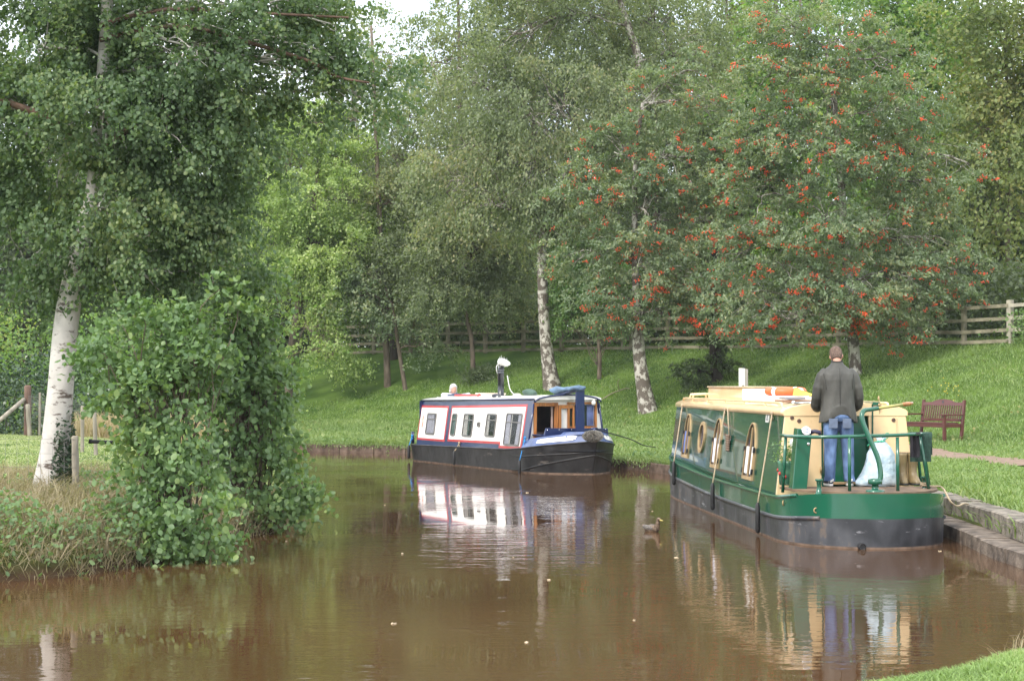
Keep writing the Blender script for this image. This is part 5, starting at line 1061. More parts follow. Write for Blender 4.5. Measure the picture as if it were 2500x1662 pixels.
mb = MB(); mb.hexa([(.20, C1 + .04, .52), (.20, C1 + .07, .52), (.235, C1 + .5, .52), (.205, C1 + .5, .52), (.20, C1 + .04, 1.43), (.20, C1 + .07, 1.43), (.235, C1 + .5, 1.43), (.205, C1 + .5, 1.43)]); 
dl_ = MB(); dl_.box(-.18, -.14, C1 + .012, C1 + .06, .90, 1.46); dl_.box(.14, .20, C1 + .012, C1 + .06, .90, 1.46); dl_.box(-.14, .14, C1 + .012, C1 + .06, 1.38, 1.46); dl_.build('door', varn, WB, bevel=.004)
mb = MB(); xs = (-.70, -.05); z0, z1 = .97, 1.47
mb.box(xs[0], xs[1], C1 - .01, C1 + .05, z1, z1 + .05); mb.box(xs[0], xs[1], C1 - .01, C1 + .05, z0 - .03, z0 + .02); mb.box(xs[0] - .03, xs[0] + .02, C1 - .01, C1 + .052, z0 - .03, z1 + .05); mb.box(xs[1] - .02, xs[1] + .03, C1 - .01, C1 + .052, z0 - .03, z1 + .05); fr = mb.build('front_window', varn, WB, bevel=.004)
mb = MB(); mb.box(xs[0] + .02, xs[1] - .02, C1 - .05, C1 - .045, z0 + .02, z1); mb.build('interior', mat('window_dark_green', (.03, .05, .03), .6, var=.5, vscale=4), fr)
mb = MB(); A = [(-.70 + .18 * i / k, C1 - .03 + .006 * sin(i * 2.2), z0 + .03) for i in range(k + 1)]; B = [(-.70 + .18 * i / k, C1 - .03 + .006 * sin(i * 2.2), z1) for i in range(k + 1)]; mb.add(A + B, [(i, i + 1, k + 2 + i, k + 1 + i) for i in range(k)], True); mb.build('curtain', mat('curtain_mid_blue', (.22, .28, .55), .9, var=.3), fr)
mb = MB(); mb.box(xs[0] + .02, xs[1] - .02, C1 + .0, C1 + .005, z0 + .02, z1); mb.build('pane', gpane, fr)
# blue trim round the far edge, lamp, cover, upright board
mb = MB(); mb.tube([(-fx(.5) + .0, C1 + .03, .5), (-fx(1.5), C1 + .03, 1.5)], .022, 6); mb.tube([(fx(.5), C1 + .03, .5), (fx(1.5), C1 + .03, 1.5)], .022, 6); mb.tube([(x * 1.01, C1 + .12, z + .02) for x, z in arc], .02, 6); mb.build('bulkhead_trim', blue, WB)
mb = MB(); mb.ell((-.62, C1 + .10, 1.50), (.05, .05, .06), 12, 8); mb.tube([(-.62, C1 + .02, 1.50), (-.62, C1 + .1, 1.50)], .02, 8); mb.tube(smoothpath([(-.60, C1 + .12, 1.55), (-.66, C1 + .12, 1.60), (-.5, C1 + .12, 1.64)], 3), .008, 5); mb.build('lamp', white, WB)
mb = MB(); mb.box(-.09, .11, 7.68, 7.73, .90, 1.82); mb.build('upright_board', blue, WB, bevel=.006)
mb = MB(); mb.beam((.01, 6.6, 1.66), (.01, 7.74, 1.80), .16, .04); mb.build('top_plank', blue, WB)
mb = MB(); mb.tube([(0, 8.40, .86), (0, 8.46, .80)], .012, 6); mb.ell((0, 8.36, .93), (.035, .035, .035), 10, 6); mb.tube([(-.12, 8.12, .90), (-.12, 8.12, .99)], .022, 8); mb.tube([(-.2, 8.12, .97), (-.04, 8.12, .97)], .018, 8); mb.build('mooring_stud', blue, WB)
# stern: tonneau / pram cover and swan neck
mb = MB(); mb.loft([[(-.85, .40, .42), (.88, .40, .42), (.86, .40, .92), (-.84, .40, .92)], [(-.80, .20, .42), (.82, .20, .42), (.80, .20, .84), (-.78, .20, .84)], [(-.55, .03, .42), (.56, .03, .42), (.54, .05, .62), (-.53, .05, .62)]], True, False); mb.build('stern_locker', blue, WB, bevel=.01)
mb = MB()
for x in (.94, .9):
    mb.tube([(x, .12, .42), (x, .12, .72)], .02, 6)
mb.build('stern_post', blue, WB)
Mb = Matrix.Translation(WB.location) @ Matrix.Rotation(WB.rotation_euler.z, 4, 'Z')
# rolled canopy lying on the top plank
rc = local_empty('rolled_canopy', WB, (.02, 7.15, 1.80), 'rolled blue grey canvas cover lying on the plank over the bow of the blue boat', 'canvas cover')
rings = []
for i in range(26):
    t = i / 25; y = -.55 + 1.18 * t; r_ = .075 * (1 + .35 * sin(t * 19) * .5 + .25 * sin(t * 7 + 1)) * (1 if 0 < i < 25 else .3)
    rings.append([((r_ * 1.9 * cos(a)) * (1 + .12 * sin(3 * a + t * 20)) + .03 * sin(t * 9), y, r_ * .8 * sin(a) * (1 + .12 * sin(5 * a + t * 14)) + .05 * t - .03) for a in np.linspace(0, 2 * pi, 19)[:-1]])
mb = MB(); mb.loft(rings); mb.build('canvas', mat('canvas_blue_grey', (.10, .16, .24), .9, var=.3, vscale=6, bump=.6, bscale=12), rc)
# chimney with aerial on top
ch = local_empty('chimney', WB, (.60, 4.84, 1.60), 'tall black stove chimney standing on the blue boat roof', 'chimney')
mb = MB(); mb.tube([(0, 0, -.06), (0, 0, 0), (0, 0, .01), (0, 0, .55), (0, 0, .551), (0, 0, .57), (0, 0, .571), (0, 0, .60), (0, 0, .601), (0, 0, .62), (0, 0, .621), (0, 0, .74)], [.10, .10, .072, .072, .078, .078, .072, .072, .078, .078, .072, .072], 18); mb.build('flue', mat('flue_black', (.015, .018, .024), .3, coat=.3, var=.3), ch)
mb = MB()
for z in (.575, .625): mb.torus((0, 0, z), .075, .006, 20, 6)
mb.build('flue_band', mat('band_grey', (.20, .21, .23), .4, metal=.5), ch)
ae = local_empty('television_aerial', WB, (.56, 4.90, 2.40), 'white television aerial with comb like fins on top of the black chimney', 'aerial')
Mr = Matrix.Rotation(R(-12), 3, 'Y'); mb = MB(); mb.tube([Mr @ Vector(q) for q in ((.14, 0, 0), (.12, 0, 0), (.04, 0, 0), (-.06, 0, 0), (-.15, 0, 0), (-.17, 0, 0))], [.02, .07, .085, .075, .04, .01], 16); mb.build('aerial_body', mat('plastic_white', (.85, .85, .83), .4), ae)
mb = MB()
for i in range(7):
    x = .10 - .035 * i; h = .13 - .012 * i; mb.box(x - .004, x + .004, -.004, .004, -h - .02, -.05, Matrix.Rotation(R(-12), 4, 'Y')); mb.box(x - .004, x + .004, -.004, .004, .05, h + .04 * (i % 2), Matrix.Rotation(R(-4), 4, 'Y'))
mb.build('fin', mat('aerial_metal', (.6, .6, .58), .3, metal=.6), ae)
mb = MB(); mb.tube(smoothpath([(.10, -.02, -.02), (.17, -.02, -.10), (.15, -.02, -.25)], 3), .008, 6); mb.tube(smoothpath([(-.05, .10, -.30), (-.06, .14, -.45), (-.08, .2, -.62), (-.12, .38, -.74), (-.2, .6, -.77), (-.25, 1.1, -.77)], 4), .010, 6); mb.build('cable', mat('cable_white', (.75, .75, .72), .5), ae)
# roof bits
mb = MB(); r_ = []
for i in range(11):
    t = i / 10; k_ = sin(pi * min(1, max(.06, t))) ** .5; r_.append([(.14 * k_ * cos(a) * (1 + .1 * sin(4 * a)), -.28 + .56 * t, max(0, .10 + .09 * k_ * sin(a) - .03 * t)) for a in np.linspace(0, 2 * pi, 15)[:-1]])
mb.loft(r_); local_obj(mb, 'canvas_bag', mat('canvas_green', (.06, .10, .08), .9, var=.2, bump=.5, bscale=15), WB, (.30, 5.75, 1.63), 'dark green canvas bundle on the roof right of the chimney', 'bag')
mb = MB(); 
for i in range(5): mb.torus((0, 0, .015 + .014 * i), .12 - .015 * i, .012, 24, 6)
mb.tube(smoothpath([(.1, 0, .05), (.12, .3, .03), (.05, .7, .02), (.1, 1.2, .02)], 3), .012, 6); local_obj(mb, 'coiled_rope', mat('rope_white', (.62, .60, .54), .9, bump=.5, bscale=80), WB, (.42, 5.35, 1.62), 'coil of pale rope on the roof beside the chimney foot', 'rope')
mb = MB(); mb.ell((0, 0, .04), (.09, .12, .05), 12, 8); local_obj(mb, 'dome_cover', mat('cap_dark', (.03, .035, .05), .6), WB, (.60, 4.55, 1.60), 'small dark round cover on the roof left of the chimney foot', 'cover')
mb = MB(); mb.tube([(0, -.9, .03), (0, .55, .03)], [.022, .022], 8); mb.ell((0, .58, .03), (.045, .06, .045), 10, 6); local_obj(mb, 'boat_hook', mat('pole_red', (.62, .03, .03), .4, var=.05), WB, (.60, 3.0, 1.61), 'red painted pole lying along the edge of the white roof', 'pole')
mb = MB(); mb.box(-.12, .10, -.85, .80, 0, .05); mb.box(-.10, .08, -.5, .9, .05, .09); local_obj(mb, 'gang_plank', mat('plank_pale', (.52, .44, .36), .7, var=.2, vscale=4, stretch=(4, .5, 1)), WB, (.20, 3.1, 1.61), 'pale wooden gang planks stacked on the white roof', 'plank')
mb = MB(); mb.tube([(0, -.7, .04), (0, .4, .05)], .02, 8); mb.ell((0, -.2, .05), (.05, .3, .04), 10, 6); local_obj(mb, 'mop', mat('mop_navy', (.04, .06, .12), .8), WB, (.45, 2.0, 1.60), 'dark blue rolled mop in front of the white haired person', 'mop')
# bow button fender
bf = local_empty('bow_fender', WB, (.10, 8.50, .82), 'shaggy grey rope ball fender hanging at the bow of the blue boat', 'bow fender'); bf.scale = (.84, .84, .84)
n = 2600; dd = rdir(n); base_ = dd * np.array([.24, .13, .125]); tp = base_ * rng.uniform(1.05, 1.28, n)[:, None]; s_ = unit(np.cross(dd, rdir(n))) * .009
Vv = np.stack([base_ * .8 - s_, base_ * .8 + s_, tp + s_ * .5, tp - s_ * .5], 1).reshape(-1, 3); mb = MB(); mb.ell((0, 0, 0), (.235, .125, .12), 20, 12); fc = mb.build('fender_core', mat('rope_grey', (.22, .20, .17), .95, var=.5, vscale=25, bump=1, bscale=40), bf); np_mesh('fender_strands', Vv, (np.arange(n) * 4)[:, None] + [0, 1, 2, 3], mat('rope_grey_strand', (.30, .28, .25), .95, var=.6, vscale=40), bf)
for (y, zt_, top, lab, rm) in ((.30, .42, .62, 'black fender on a blue rope at the stern of the blue boat', rope_b), (3.25, .38, .53, 'black fender halfway along the blue boat on a tan rope', rope_t), (6.95, .30, .75, 'black fender on a long blue rope below the front of the cabin', rope_b)):
    fender('fender', lab, (1.095, y, zt_ - .05), .30 if y < 6 else .28, .036, (.955 if y > 1 else 1.0, y - .02, top), WB, rm, 'fenders hanging on the blue boat')
P = smoothpath([Mb @ Vector((-.12, 8.12, .97)), Mb @ Vector((-.6, 8.0, .85)), W(1540, 1072, 40.6), W(1570, 1086, 41.0), W(1600, 1091, 42.6)], 5); c = P[0].copy()
mb = MB(); mb.tube([p - c for p in P], .012, 6); tag(mb.build('mooring_rope', blk, loc=c), 'thin dark mooring line from the bow of the blue boat to the bank', 'rope')

# ================================================================== BENCH
bd_ = ground_at(2290, 1073, 35, 60); wv_ = mat('bench_paint', (.095, .026, .022), .45, coat=.2, var=.15, vscale=4)
bx_, by_ = W(2276, 1060, bd_).xy; BE = empty('park_bench', (bx_, by_, hz(bx_, by_)), R(-64)); tag(BE, 'dark red wooden bench with slatted back on the grass slope', 'bench')
BE.scale = (.92, .92, .92)
def P2(name, *boxes, par=BE):
    mb = MB()
    for b in boxes: mb.box(*b)
    return mb.build(name, wv_, par, bevel=.005)
hw = .78
for x in (-hw, hw):
    P2('leg', (x - .035, x + .035, -.30, -.23, -.12, .62)); mb = MB(); mb.hexa([(x - .035, .20, -.12), (x + .035, .20, -.12), (x + .035, .27, -.12), (x - .035, .27, -.12), (x - .035, .33, 1.0), (x + .035, .33, 1.0), (x + .035, .39, 1.0), (x - .035, .39, 1.0)]); mb.build('leg', wv_, BE, bevel=.005)
    P2('armrest', (x - .045, x + .045, -.36, .29, .62, .655)); 
    P2('side_rail', (x - .02, x + .02, -.24, .22, .33, .42))
P2('seat', *[(-hw + .03, hw - .03, -.30 + .1 * i, -.215 + .1 * i, .42, .445) for i in range(5)], (-hw, hw, -.29, -.26, .33, .42))
mb = MB(); by = lambda z: .235 + .115 * (z - .42) / .58
for i in range(17):
    x = -hw + .09 + (2 * hw - .18) * i / 16; mb.hexa([(x - .018, by(.5), .5), (x + .018, by(.5), .5), (x + .018, by(.5) + .02, .5), (x - .018, by(.5) + .02, .5), (x - .018, by(.86), .86), (x + .018, by(.86), .86), (x + .018, by(.86) + .02, .86), (x - .018, by(.86) + .02, .86)])
mb.box(-hw + .03, hw - .03, by(.5) - .005, by(.5) + .03, .47, .53)
pts = [(-hw + .03, .86), (hw - .03, .86), (hw - .03, .96)] + [(x, .96 + .06 * max(0, cos(x / hw * pi * .75)) ** 2 - .02 * (abs(x) > .5 * hw)) for x in np.linspace(hw - .05, -hw + .05, 15)] + [(-hw + .03, .96)]; n = len(pts)
mb.add([(x, by(z) - .008, z) for x, z in pts] + [(x, by(z) + .028, z) for x, z in pts], [tuple(range(n)), tuple(range(n, 2 * n))] + [(i, (i + 1) % n, n + (i + 1) % n, n + i) for i in range(n)]); mb.build('backrest', wv_, BE)
mb = MB(); mb.tube([(0, by(.94) - .012, .945), (0, by(.94) - .004, .945)], .035, 16); mb.build('plaque', mat('plaque_dark', (.05, .05, .06), .4), BE)

# yellow flowers on the slope, fallen stick
fd = ground_at(2308, 962, 35, 60); q = np.array([W(2308, 962, fd).xy]) + rng.normal(0, 1, (90, 2)) * [.22, .5]; cc_ = np.column_stack([q, hfield(q) + rng.uniform(.08, .22, 90)])
mb = MB()
for c_ in cc_[:22]: mb.ell(c_, (.018, .018, .010), 6, 4)
fe = empty('wild_flowers', (W(2308, 962, fd).x, fd, hz(*W(2308, 962, fd).xy))); tag(fe, 'patch of small yellow wild flowers in the grass above the bench', 'flowers'); put(mb, 'flower_heads', mat('flower_yellow', (.75, .55, .05), .6), fe)
mb = MB()
for c_ in cc_[:22]: mb.tube([(c_[0], c_[1], hz(c_[0], c_[1])), tuple(c_)], .004, 4)
put(mb, 'stems', mat('flower_stem', (.12, .2, .04), .7), fe)
sdn = ground_at(1500, 968, 40, 80); mb = MB(); c = W(1475, 975, sdn); P = [W(x_, y_, sdn + .1 * i) - c for i, (x_, y_) in enumerate([(1470, 975), (1490, 962), (1512, 953), (1530, 948), (1542, 952)])]; mb.tube(smoothpath(P, 3), [.02] * 13, 5); mb.tube(smoothpath([P[2], W(1508, 935, sdn) - c, W(1512, 925, sdn) - c], 3), .012, 5)
tag(mb.build('fallen_branch', mat('dead_wood', (.30, .25, .18), .9), loc=c), 'thin pale dead branch lying on the slope left of the mottled rowan trunk', 'branch')
# ================================================================== canal post, duck, leaves
d = 45.0; a = W(1815, 946, d); g0 = hz(a.x, d); s = F_ / d; e = empty('canal_post', (a.x, d, g0), R(18)); tag(e, 'square white painted post with small black characters behind the green boat roof', 'sign post')
mb = MB(); hh_ = W(0, 898, d).z - g0; mb.hexa([(-.09, -.07, -.3), (.09, -.07, -.3), (.09, .07, -.3), (-.09, .07, -.3), (-.09, -.07, hh_), (.09, -.07, hh_ - .03), (.09, .07, hh_ - .03), (-.09, .07, hh_)]); mb.build('post_body', mat('post_bare_wood', (.36, .32, .28), .85, var=.3, vscale=6, stretch=(1, 1, .2)), e, bevel=.006)
mb = MB(); mb.box(-.092, .0, -.075, -.0705, .2, hh_ - .01); mb.box(-.0945, -.0905, -.07, .07, .2, hh_ - .01); fcs = mb.build('painted_face', white, e)
mb = MB(); zz = hh_ - .42
for i, (hh2, ww) in enumerate(((.05, .05), (.03, .03), (.05, .05), (.04, .04))): mb.box(-.07, -.07 + ww, -.079, -.0755, zz - .075 * i - hh2, zz - .075 * i); mb.box(-.06, -.05 + ww * .6, -.0795, -.0758, zz - .075 * i - hh2 * 1.3, zz - .075 * i - hh2)
mb.box(-.07, -.02, -.079, -.0755, zz - .45, zz - .40); mb.box(-.07, -.05, -.079, -.0755, zz - .52, zz - .45); mb.build('characters', blk, fcs)

dk = W(1590, 1296, (F_ * 1.95) / (1296 - YH_)); DK = empty('duck', (dk.x, dk.y, 0), R(-48)); DK.scale = (.66, .66, .66); tag(DK, 'brown female mallard with yellow bill swimming between the two boats', 'duck')
k = 1.0; mb = MB()   # duck faces +x
mb.ell((0, 0, .045), (.19, .095, .085)); mb.ell((-.17, 0, .085), (.09, .05, .035), M=Matrix.Rotation(R(-25), 3, 'Y').transposed()); mb.ell((.10, 0, .06), (.10, .08, .075)); mb.tube(smoothpath([(.12, 0, .08), (.17, 0, .15), (.17, 0, .21), (.18, 0, .235)], 3), [.06] * 3 + [.045] * 3 + [.034] * 3 + [.03], 12); mb.ell((.195, 0, .25), (.052, .038, .040))
o = mb.build('body', mat('duck_brown', (.09, .058, .036), .8, var=.5, vscale=30, col2=(.22, .155, .105)), DK); remesh(o, .008, 3)
mb = MB(); mb.ell((.27, 0, .232), (.045, .02, .010)); mb.ell((.245, 0, .238), (.03, .018, .016)); mb.build('bill', mat('bill_yellow', (.55, .45, .12), .45), DK)
mb = MB(); mb.ell((.215, .031, .262), (.007, .005, .007)); mb.ell((.215, -.031, .262), (.007, .005, .007)); mb.build('eye', blk, DK)
for sg in (-1, 1): mb = MB(); mb.ell((-.03, sg * .085, .085), (.14, .022, .05), M=Matrix.Rotation(R(6), 3, 'Y')); mb.build('wing', mat('duck_wing', (.11, .09, .08), .8, var=.5, vscale=40, col2=(.24, .22, .20)), DK)

lf = mat('fallen_leaf', (.55, .45, .30), .7, var=.3)
def wp(px, py): d = F_ * 1.95 / (py - YH_); return ((px - 1250) / F_ * d, d)
for i, (px, py) in enumerate([(1592, 1247), (983, 1350), (1650, 1360), (1547, 1512), (1285, 1566), (1287, 1202), (1253, 1359), (1340, 1414), (962, 1520), (940, 1232), (2288, 1320), (2292, 1344), (700, 1320)]):
    x, y = wp(px, py); r_ = .011 + .006 * (i % 3); mb = MB(); n = 8; a0 = i * 1.3; pts = [(r_ * cos(t) * (1.4 if j % 2 else 1), r_ * sin(t) * .7, .004 * sin(3 * t)) for j, t in enumerate(np.linspace(0, 2 * pi, n + 1)[:-1])]
    mb.add([(p[0], p[1], p[2] + .003) for p in pts] + [(p[0], p[1], p[2] - .004) for p in pts], [tuple(range(n)), tuple(range(2 * n - 1, n - 1, -1))] + [(j, (j + 1) % n, n + (j + 1) % n, n + j) for j in range(n)]); o = mb.build('floating_leaf', lf, loc=(x, y, .004)); o.rotation_euler = (0, 0, a0); tag(o, 'small pale fallen leaf floating on the brown canal', 'leaf', 'fallen leaves on the water')

# ================================================================== PEOPLE
skin_ = mat('skin', (.46, .24, .17), .55, var=.06)
def rings(mb, secs, n=20, M=None):
    """secs: (z, cx, cy, rx, ry [,power])"""
    out = []
    for s_ in secs:
        z, cx, cy, rx, ry = s_[:5]; p = 2 / (s_[5] if len(s_) > 5 else 2.3); ring = []
        for k in range(n):
            a = 2 * pi * k / n; c, q = cos(a), sin(a); ring.append(Vector((cx + rx * math.copysign(abs(c) ** p, c), cy + ry * math.copysign(abs(q) ** p, q), z)))
        out.append([M @ v for v in ring] if M is not None else ring)
    return mb.loft(out)
def head_mesh(parent, M, skin, hair, hairm, long=False):
    """head built at the origin (chin at z=0, face to +y), 0.235 tall"""
    mb = MB(); secs = [(.0, 0, .045, .028, .03), (.02, 0, .035, .047, .05), (.05, 0, .022, .060, .070), (.09, 0, .010, .068, .085), (.13, 0, .0, .073, .094), (.17, 0, -.004, .074, .095), (.205, 0, -.006, .062, .080), (.228, 0, -.006, .036, .048), (.236, 0, -.006, .010, .012)]
    rings(mb, secs, 20, M); mb.ell(M @ Vector((0, .10, .095)), (.013, .018, .02), 10, 6, M.to_3x3()); mb.ell(M @ Vector((0, .098, .085)), (.018, .012, .010), 10, 6, M.to_3x3())
    for sg in (-1, 1): mb.ell(M @ Vector((sg * .077, -.008, .105)), (.010, .020, .032), 10, 8, M.to_3x3())
    mb.ell(M @ Vector((0, .083, .048)), (.024, .012, .007), 10, 6, M.to_3x3())
    for sg in (-1, 1): mb.ell(M @ Vector((sg * .03, .080, .133)), (.02, .012, .007), 8, 6, M.to_3x3())
    mb.tube([M @ Vector((0, -.02, .06)), M @ Vector((0, -.03, -.02)), M @ Vector((0, -.035, -.09))], [.055, .054, .062], 16)
    o = mb.build('head', skin, parent); remesh(o, .006, 2)
    for sg in (-1, 1): mb = MB(); mb.ell(M @ Vector((sg * .03, .082, .118)), (.012, .008, .008), 10, 6, M.to_3x3()); mb.build('eye', mat('eye', (.6, .6, .6), .3), o)
    mb = MB()
    if not long: rings(mb, [(.05, 0, -.044, .056, .048), (.085, 0, -.036, .068, .066), (.11, 0, -.030, .076, .076), (.14, 0, -.014, .0795, .090), (.17, 0, -.008, .0805, .098), (.205, 0, -.008, .068, .086), (.232, 0, -.008, .042, .054), (.243, 0, -.008, .012, .014)], 24, M)
    else:
        rings(mb, [(.03, 0, -.045, .062, .052), (.06, 0, -.04, .082, .072), (.11, 0, -.03, .092, .085), (.15, 0, -.018, .094, .100), (.19, 0, -.012, .088, .104), (.225, 0, -.01, .066, .082), (.252, 0, -.01, .03, .038)], 24, M)
        for i in range(9): a = pi + i * pi / 8; mb.ell(M @ Vector((.085 * cos(a), -.02 + .07 * sin(a), .05 + .02 * (i % 2))), (.024, .024, .03), 8, 6)
    h = mb.build('hair', hairm, o); remesh(h, .007, 1); return o
def hand(parent, M, skin, curl=.5, flip=1):
    """hand at the wrist, fingers along +y, palm down -z"""
    mb = MB(); mb.ell(M @ Vector((0, .045, 0)), (.040, .052, .015), 14, 8, M.to_3x3()); mb.tube([M @ Vector((0, -.03, 0)), M @ Vector((0, .02, 0))], .026, 10)
    for i, (x, L, y0) in enumerate(((-.030, .062, .082), (-.010, .072, .09), (.010, .068, .088), (.029, .052, .080))):
        p = [Vector((x, y0 - .02, 0)), Vector((x * 1.05, y0 + L * .25, -.004 - .01 * curl))]; a = curl * .9; p.append(p[-1] + Vector((0, cos(a) * L * .35, -sin(a) * L * .35))); p.append(p[-1] + Vector((0, cos(a * 1.9) * L * .28, -sin(a * 1.9) * L * .28)))
        mb.tube([M @ q for q in p], [.0095, .009, .0082, .006], 8)
    p = [Vector((-.03 * flip, .02, -.004)), Vector((-.055 * flip, .045, -.014)), Vector((-.062 * flip, .075, -.02)), Vector((-.056 * flip, .098, -.026))]; mb.tube([M @ q for q in p], [.012, .0105, .0095, .007], 8)
    o = mb.build('hand', skin, parent); remesh(o, .005, 1); return o
# --- the man at the stern of the green boat, seen from behind
man_d = 23.02; mx_ = W(2050, 1197, man_d); man_loc = Mg @ Vector((0, 0, 0)); ml = Vector((mx_.x, man_d, .66)); MAN = empty('person', ml, 0); tag(MAN, 'person in dark green jacket and blue jeans standing on the green boat stern, head bowed', 'person')
# joints in metres relative to the deck between the feet; +y is away from us
jeans = mat('denim', (.065, .12, .27), .85, var=.35, vscale=7, bump=.9, bscale=16, col2=(.15, .24, .44), stretch=(1, 1, .6)); jk = mat('waxed_jacket', (.040, .039, .033), .6, var=.25, vscale=4, bump=.9, bscale=9, col2=(.078, .076, .066), stretch=(1, 1, .5))
# continuous skin coloured body under the clothes
mb = MB()
for sg, fx_, ky in ((-1, -.135, .0), (1, .125, .03)):
    mb.tube(smoothpath([(fx_, ky, .07), (fx_ + .0, ky + .01, .25), (sg * .115 - .01, .04, .48), (sg * .10 - .02, 0, .80), (-.02, 0, .92)], 3), [.035, .04, .045, .05, .055, .05, .05, .055, .065, .07, .075, .08, .09][:13], 12)
mb.tube(smoothpath([(-.02, 0, .84), (-.02, 0, 1.05), (-.02, .03, 1.30), (-.02, .06, 1.44), (-.02, .08, 1.52)], 3), [.11, .11, .105, .105, .105, .105, .105, .10, .095, .085, .07, .055, .05], 14)
for sg in (-1, 1): mb.tube(smoothpath([(-.02 + sg * .15, .05, 1.42), (-.02 + sg * .24, .04, 1.22), (-.02 + sg * .22, .22, 1.06), (-.02 + sg * .12, .38, 1.06)], 3), [.05] * 4 + [.04] * 3 + [.03] * 3, 10)
o = mb.build('body', skin_, MAN); remesh(o, .014, 3)
mb = MB()
# jeans: pelvis + two tapered legs with folds
def leg(sg, fx_, ky):
    P = smoothpath([(fx_, ky, .055), (fx_ - .008 * sg, ky + .005, .12), (fx_ - .012 * sg, ky + .01, .25), (fx_ - .018 * sg, ky + .02, .45), (sg * .10 - .015, .02, .66), (sg * .092 - .02, .0, .84), (sg * .08 - .02, 0, .92)], 4)
    n = len(P); R_ = np.interp(np.linspace(0, 1, n), [0, .1, .2, .35, .5, .62, .8, 1], [.076, .073, .068, .076, .080, .090, .102, .105]); out = []
    for i, p in enumerate(P):
        f = 1 + (.05 * sin(i * 2.6) if i < n * .28 else .015 * sin(i * 1.9)); out.append([(p.x + R_[i] * f * cos(a) * .95, p.y + R_[i] * 1.08 * sin(a), p.z + .006 * sin(2 * a + i)) for a in np.linspace(0, 2 * pi, 19)[:-1]])
    mb.loft(out)
leg(-1, -.135, .0); leg(1, .125, .03)
rings(mb, [(.80, -.02, .0, .165, .11, 2.4), (.86, -.02, -.012, .178, .128, 2.5), (.92, -.02, -.008, .175, .125, 2.5), (.99, -.02, 0, .158, .105, 2.4), (1.02, -.02, 0, .152, .10)], 24)
o = mb.build('jeans', jeans, MAN); remesh(o, .011, 3)
mb = MB()
for sg in (-1, 1): mb.box(-.02 + sg * .085 - .055, -.02 + sg * .085 + .055, -.140, -.128, .72, .84)
mb.build('pocket', mat('denim_faded', (.105, .135, .20), .85, var=.2, vscale=12), MAN, bevel=.005)
mb = MB(); rings(mb, [(.87, -.02, .0, .178, .130, 2.5), (1.0, -.02, 0, .176, .128, 2.4), (1.08, -.02, 0, .165, .12)], 24); mb.build('shirt', mat('shirt_red', (.40, .012, .035), .8, bump=.4, bscale=20), MAN)
# jacket: flared skirt, broad back, sleeves bent forward
mb = MB(); out = []
for z, cx, cy, rx, ry in ((.80, -.02, .01, .238, .152), (.88, -.02, .008, .230, .150), (1.0, -.02, .005, .206, .140), (1.12, -.02, .01, .196, .134), (1.22, -.02, .02, .203, .136), (1.32, -.02, .032, .212, .138), (1.39, -.02, .042, .210, .128), (1.43, -.02, .052, .190, .112), (1.465, -.02, .058, .145, .092), (1.49, -.02, .062, .110, .08), (1.515, -.02, .072, .085, .072), (1.54, -.02, .078, .068, .064)):
    ring = []
    for k_ in range(40):
        a = 2 * pi * k_ / 40; c_, s_ = cos(a), sin(a); f = 1 + (.035 * sin(6 * a + 1) + .02 * sin(11 * a)) * max(0, (1.1 - z) / .3); x = rx * math.copysign(abs(c_) ** (2 / 2.5), c_) * f; y = ry * math.copysign(abs(s_) ** (2 / 2.5), s_) * f
        dz = 0
        if z < .90: dz = .13 * math.exp(-((a - 1.5 * pi - .05) / .42) ** 2) - .02 * abs(c_) 
        ring.append((cx + x, cy + y, z + dz))
    out.append(ring)
mb.loft(out)
for sg in (-1, 1):
    P = smoothpath([(-.02 + sg * .135, .05, 1.425), (-.02 + sg * .20, .04, 1.36), (-.02 + sg * .245, .035, 1.22), (-.02 + sg * .265, .05, 1.10), (-.02 + sg * .262, .12, 1.0), (-.02 + sg * .22, .23, .97), (-.02 + sg * .155, .33, 1.0)], 3); n = len(P)
    mb.tube(P, list(np.interp(np.linspace(0, 1, n), [0, .15, .5, .62, 1], [.062, .068, .062, .064, .050]) * (1 + .05 * np.sin(np.arange(n) * 2.3))), 16)
o = mb.build('jacket', jk, MAN); remesh(o, .010, 3)
mb = MB(); out = []
for z, rx, ry in ((1.515, .082, .074), (1.53, .076, .070), (1.565, .072, .066), (1.566, .066, .060), (1.53, .066, .060)): out.append([(-.02 + rx * cos(a), .078 + ry * sin(a), z + .012 * sin(a)) for a in np.linspace(0, 2 * pi, 25)[:-1]])
mb.loft(out, False); mb.build('collar', mat('collar_cord', (.025, .024, .020), .9), MAN)
mb = MB(); mb.tube([(-.02, -.118, 1.47), (-.02, -.128, 1.3), (-.02, -.140, 1.0)], .003, 5); mb.tube([(-.02 - .19, -.03, 1.40), (-.02 - .17, -.075, 1.30), (-.02 - .165, -.085, 1.2)], .003, 5); mb.tube([(-.02 + .19, -.03, 1.40), (-.02 + .17, -.075, 1.30), (-.02 + .165, -.085, 1.2)], .003, 5); mb.build('seam', mat('collar_cord', (.025, .024, .020), .9), MAN)
Mh = Matrix.Translation((-.015, .10, 1.515)) @ Matrix.Rotation(R(-30), 4, 'X') @ Matrix.Rotation(R(-12), 4, 'Z') @ Matrix.Translation((0, .03, .02))
head_mesh(MAN, Mh, skin_, None, mat('hair_brown_grey', (.15, .10, .078), .95, var=.4, vscale=60, bump=.8, bscale=150))
for sg in (-1, 1): hand(MAN, Matrix.Translation((-.02 + sg * .145, .35, 1.02)) @ Matrix.Rotation(R(sg * 30), 4, 'Z') @ Matrix.Rotation(R(-15), 4, 'X'), skin_, .7, sg)
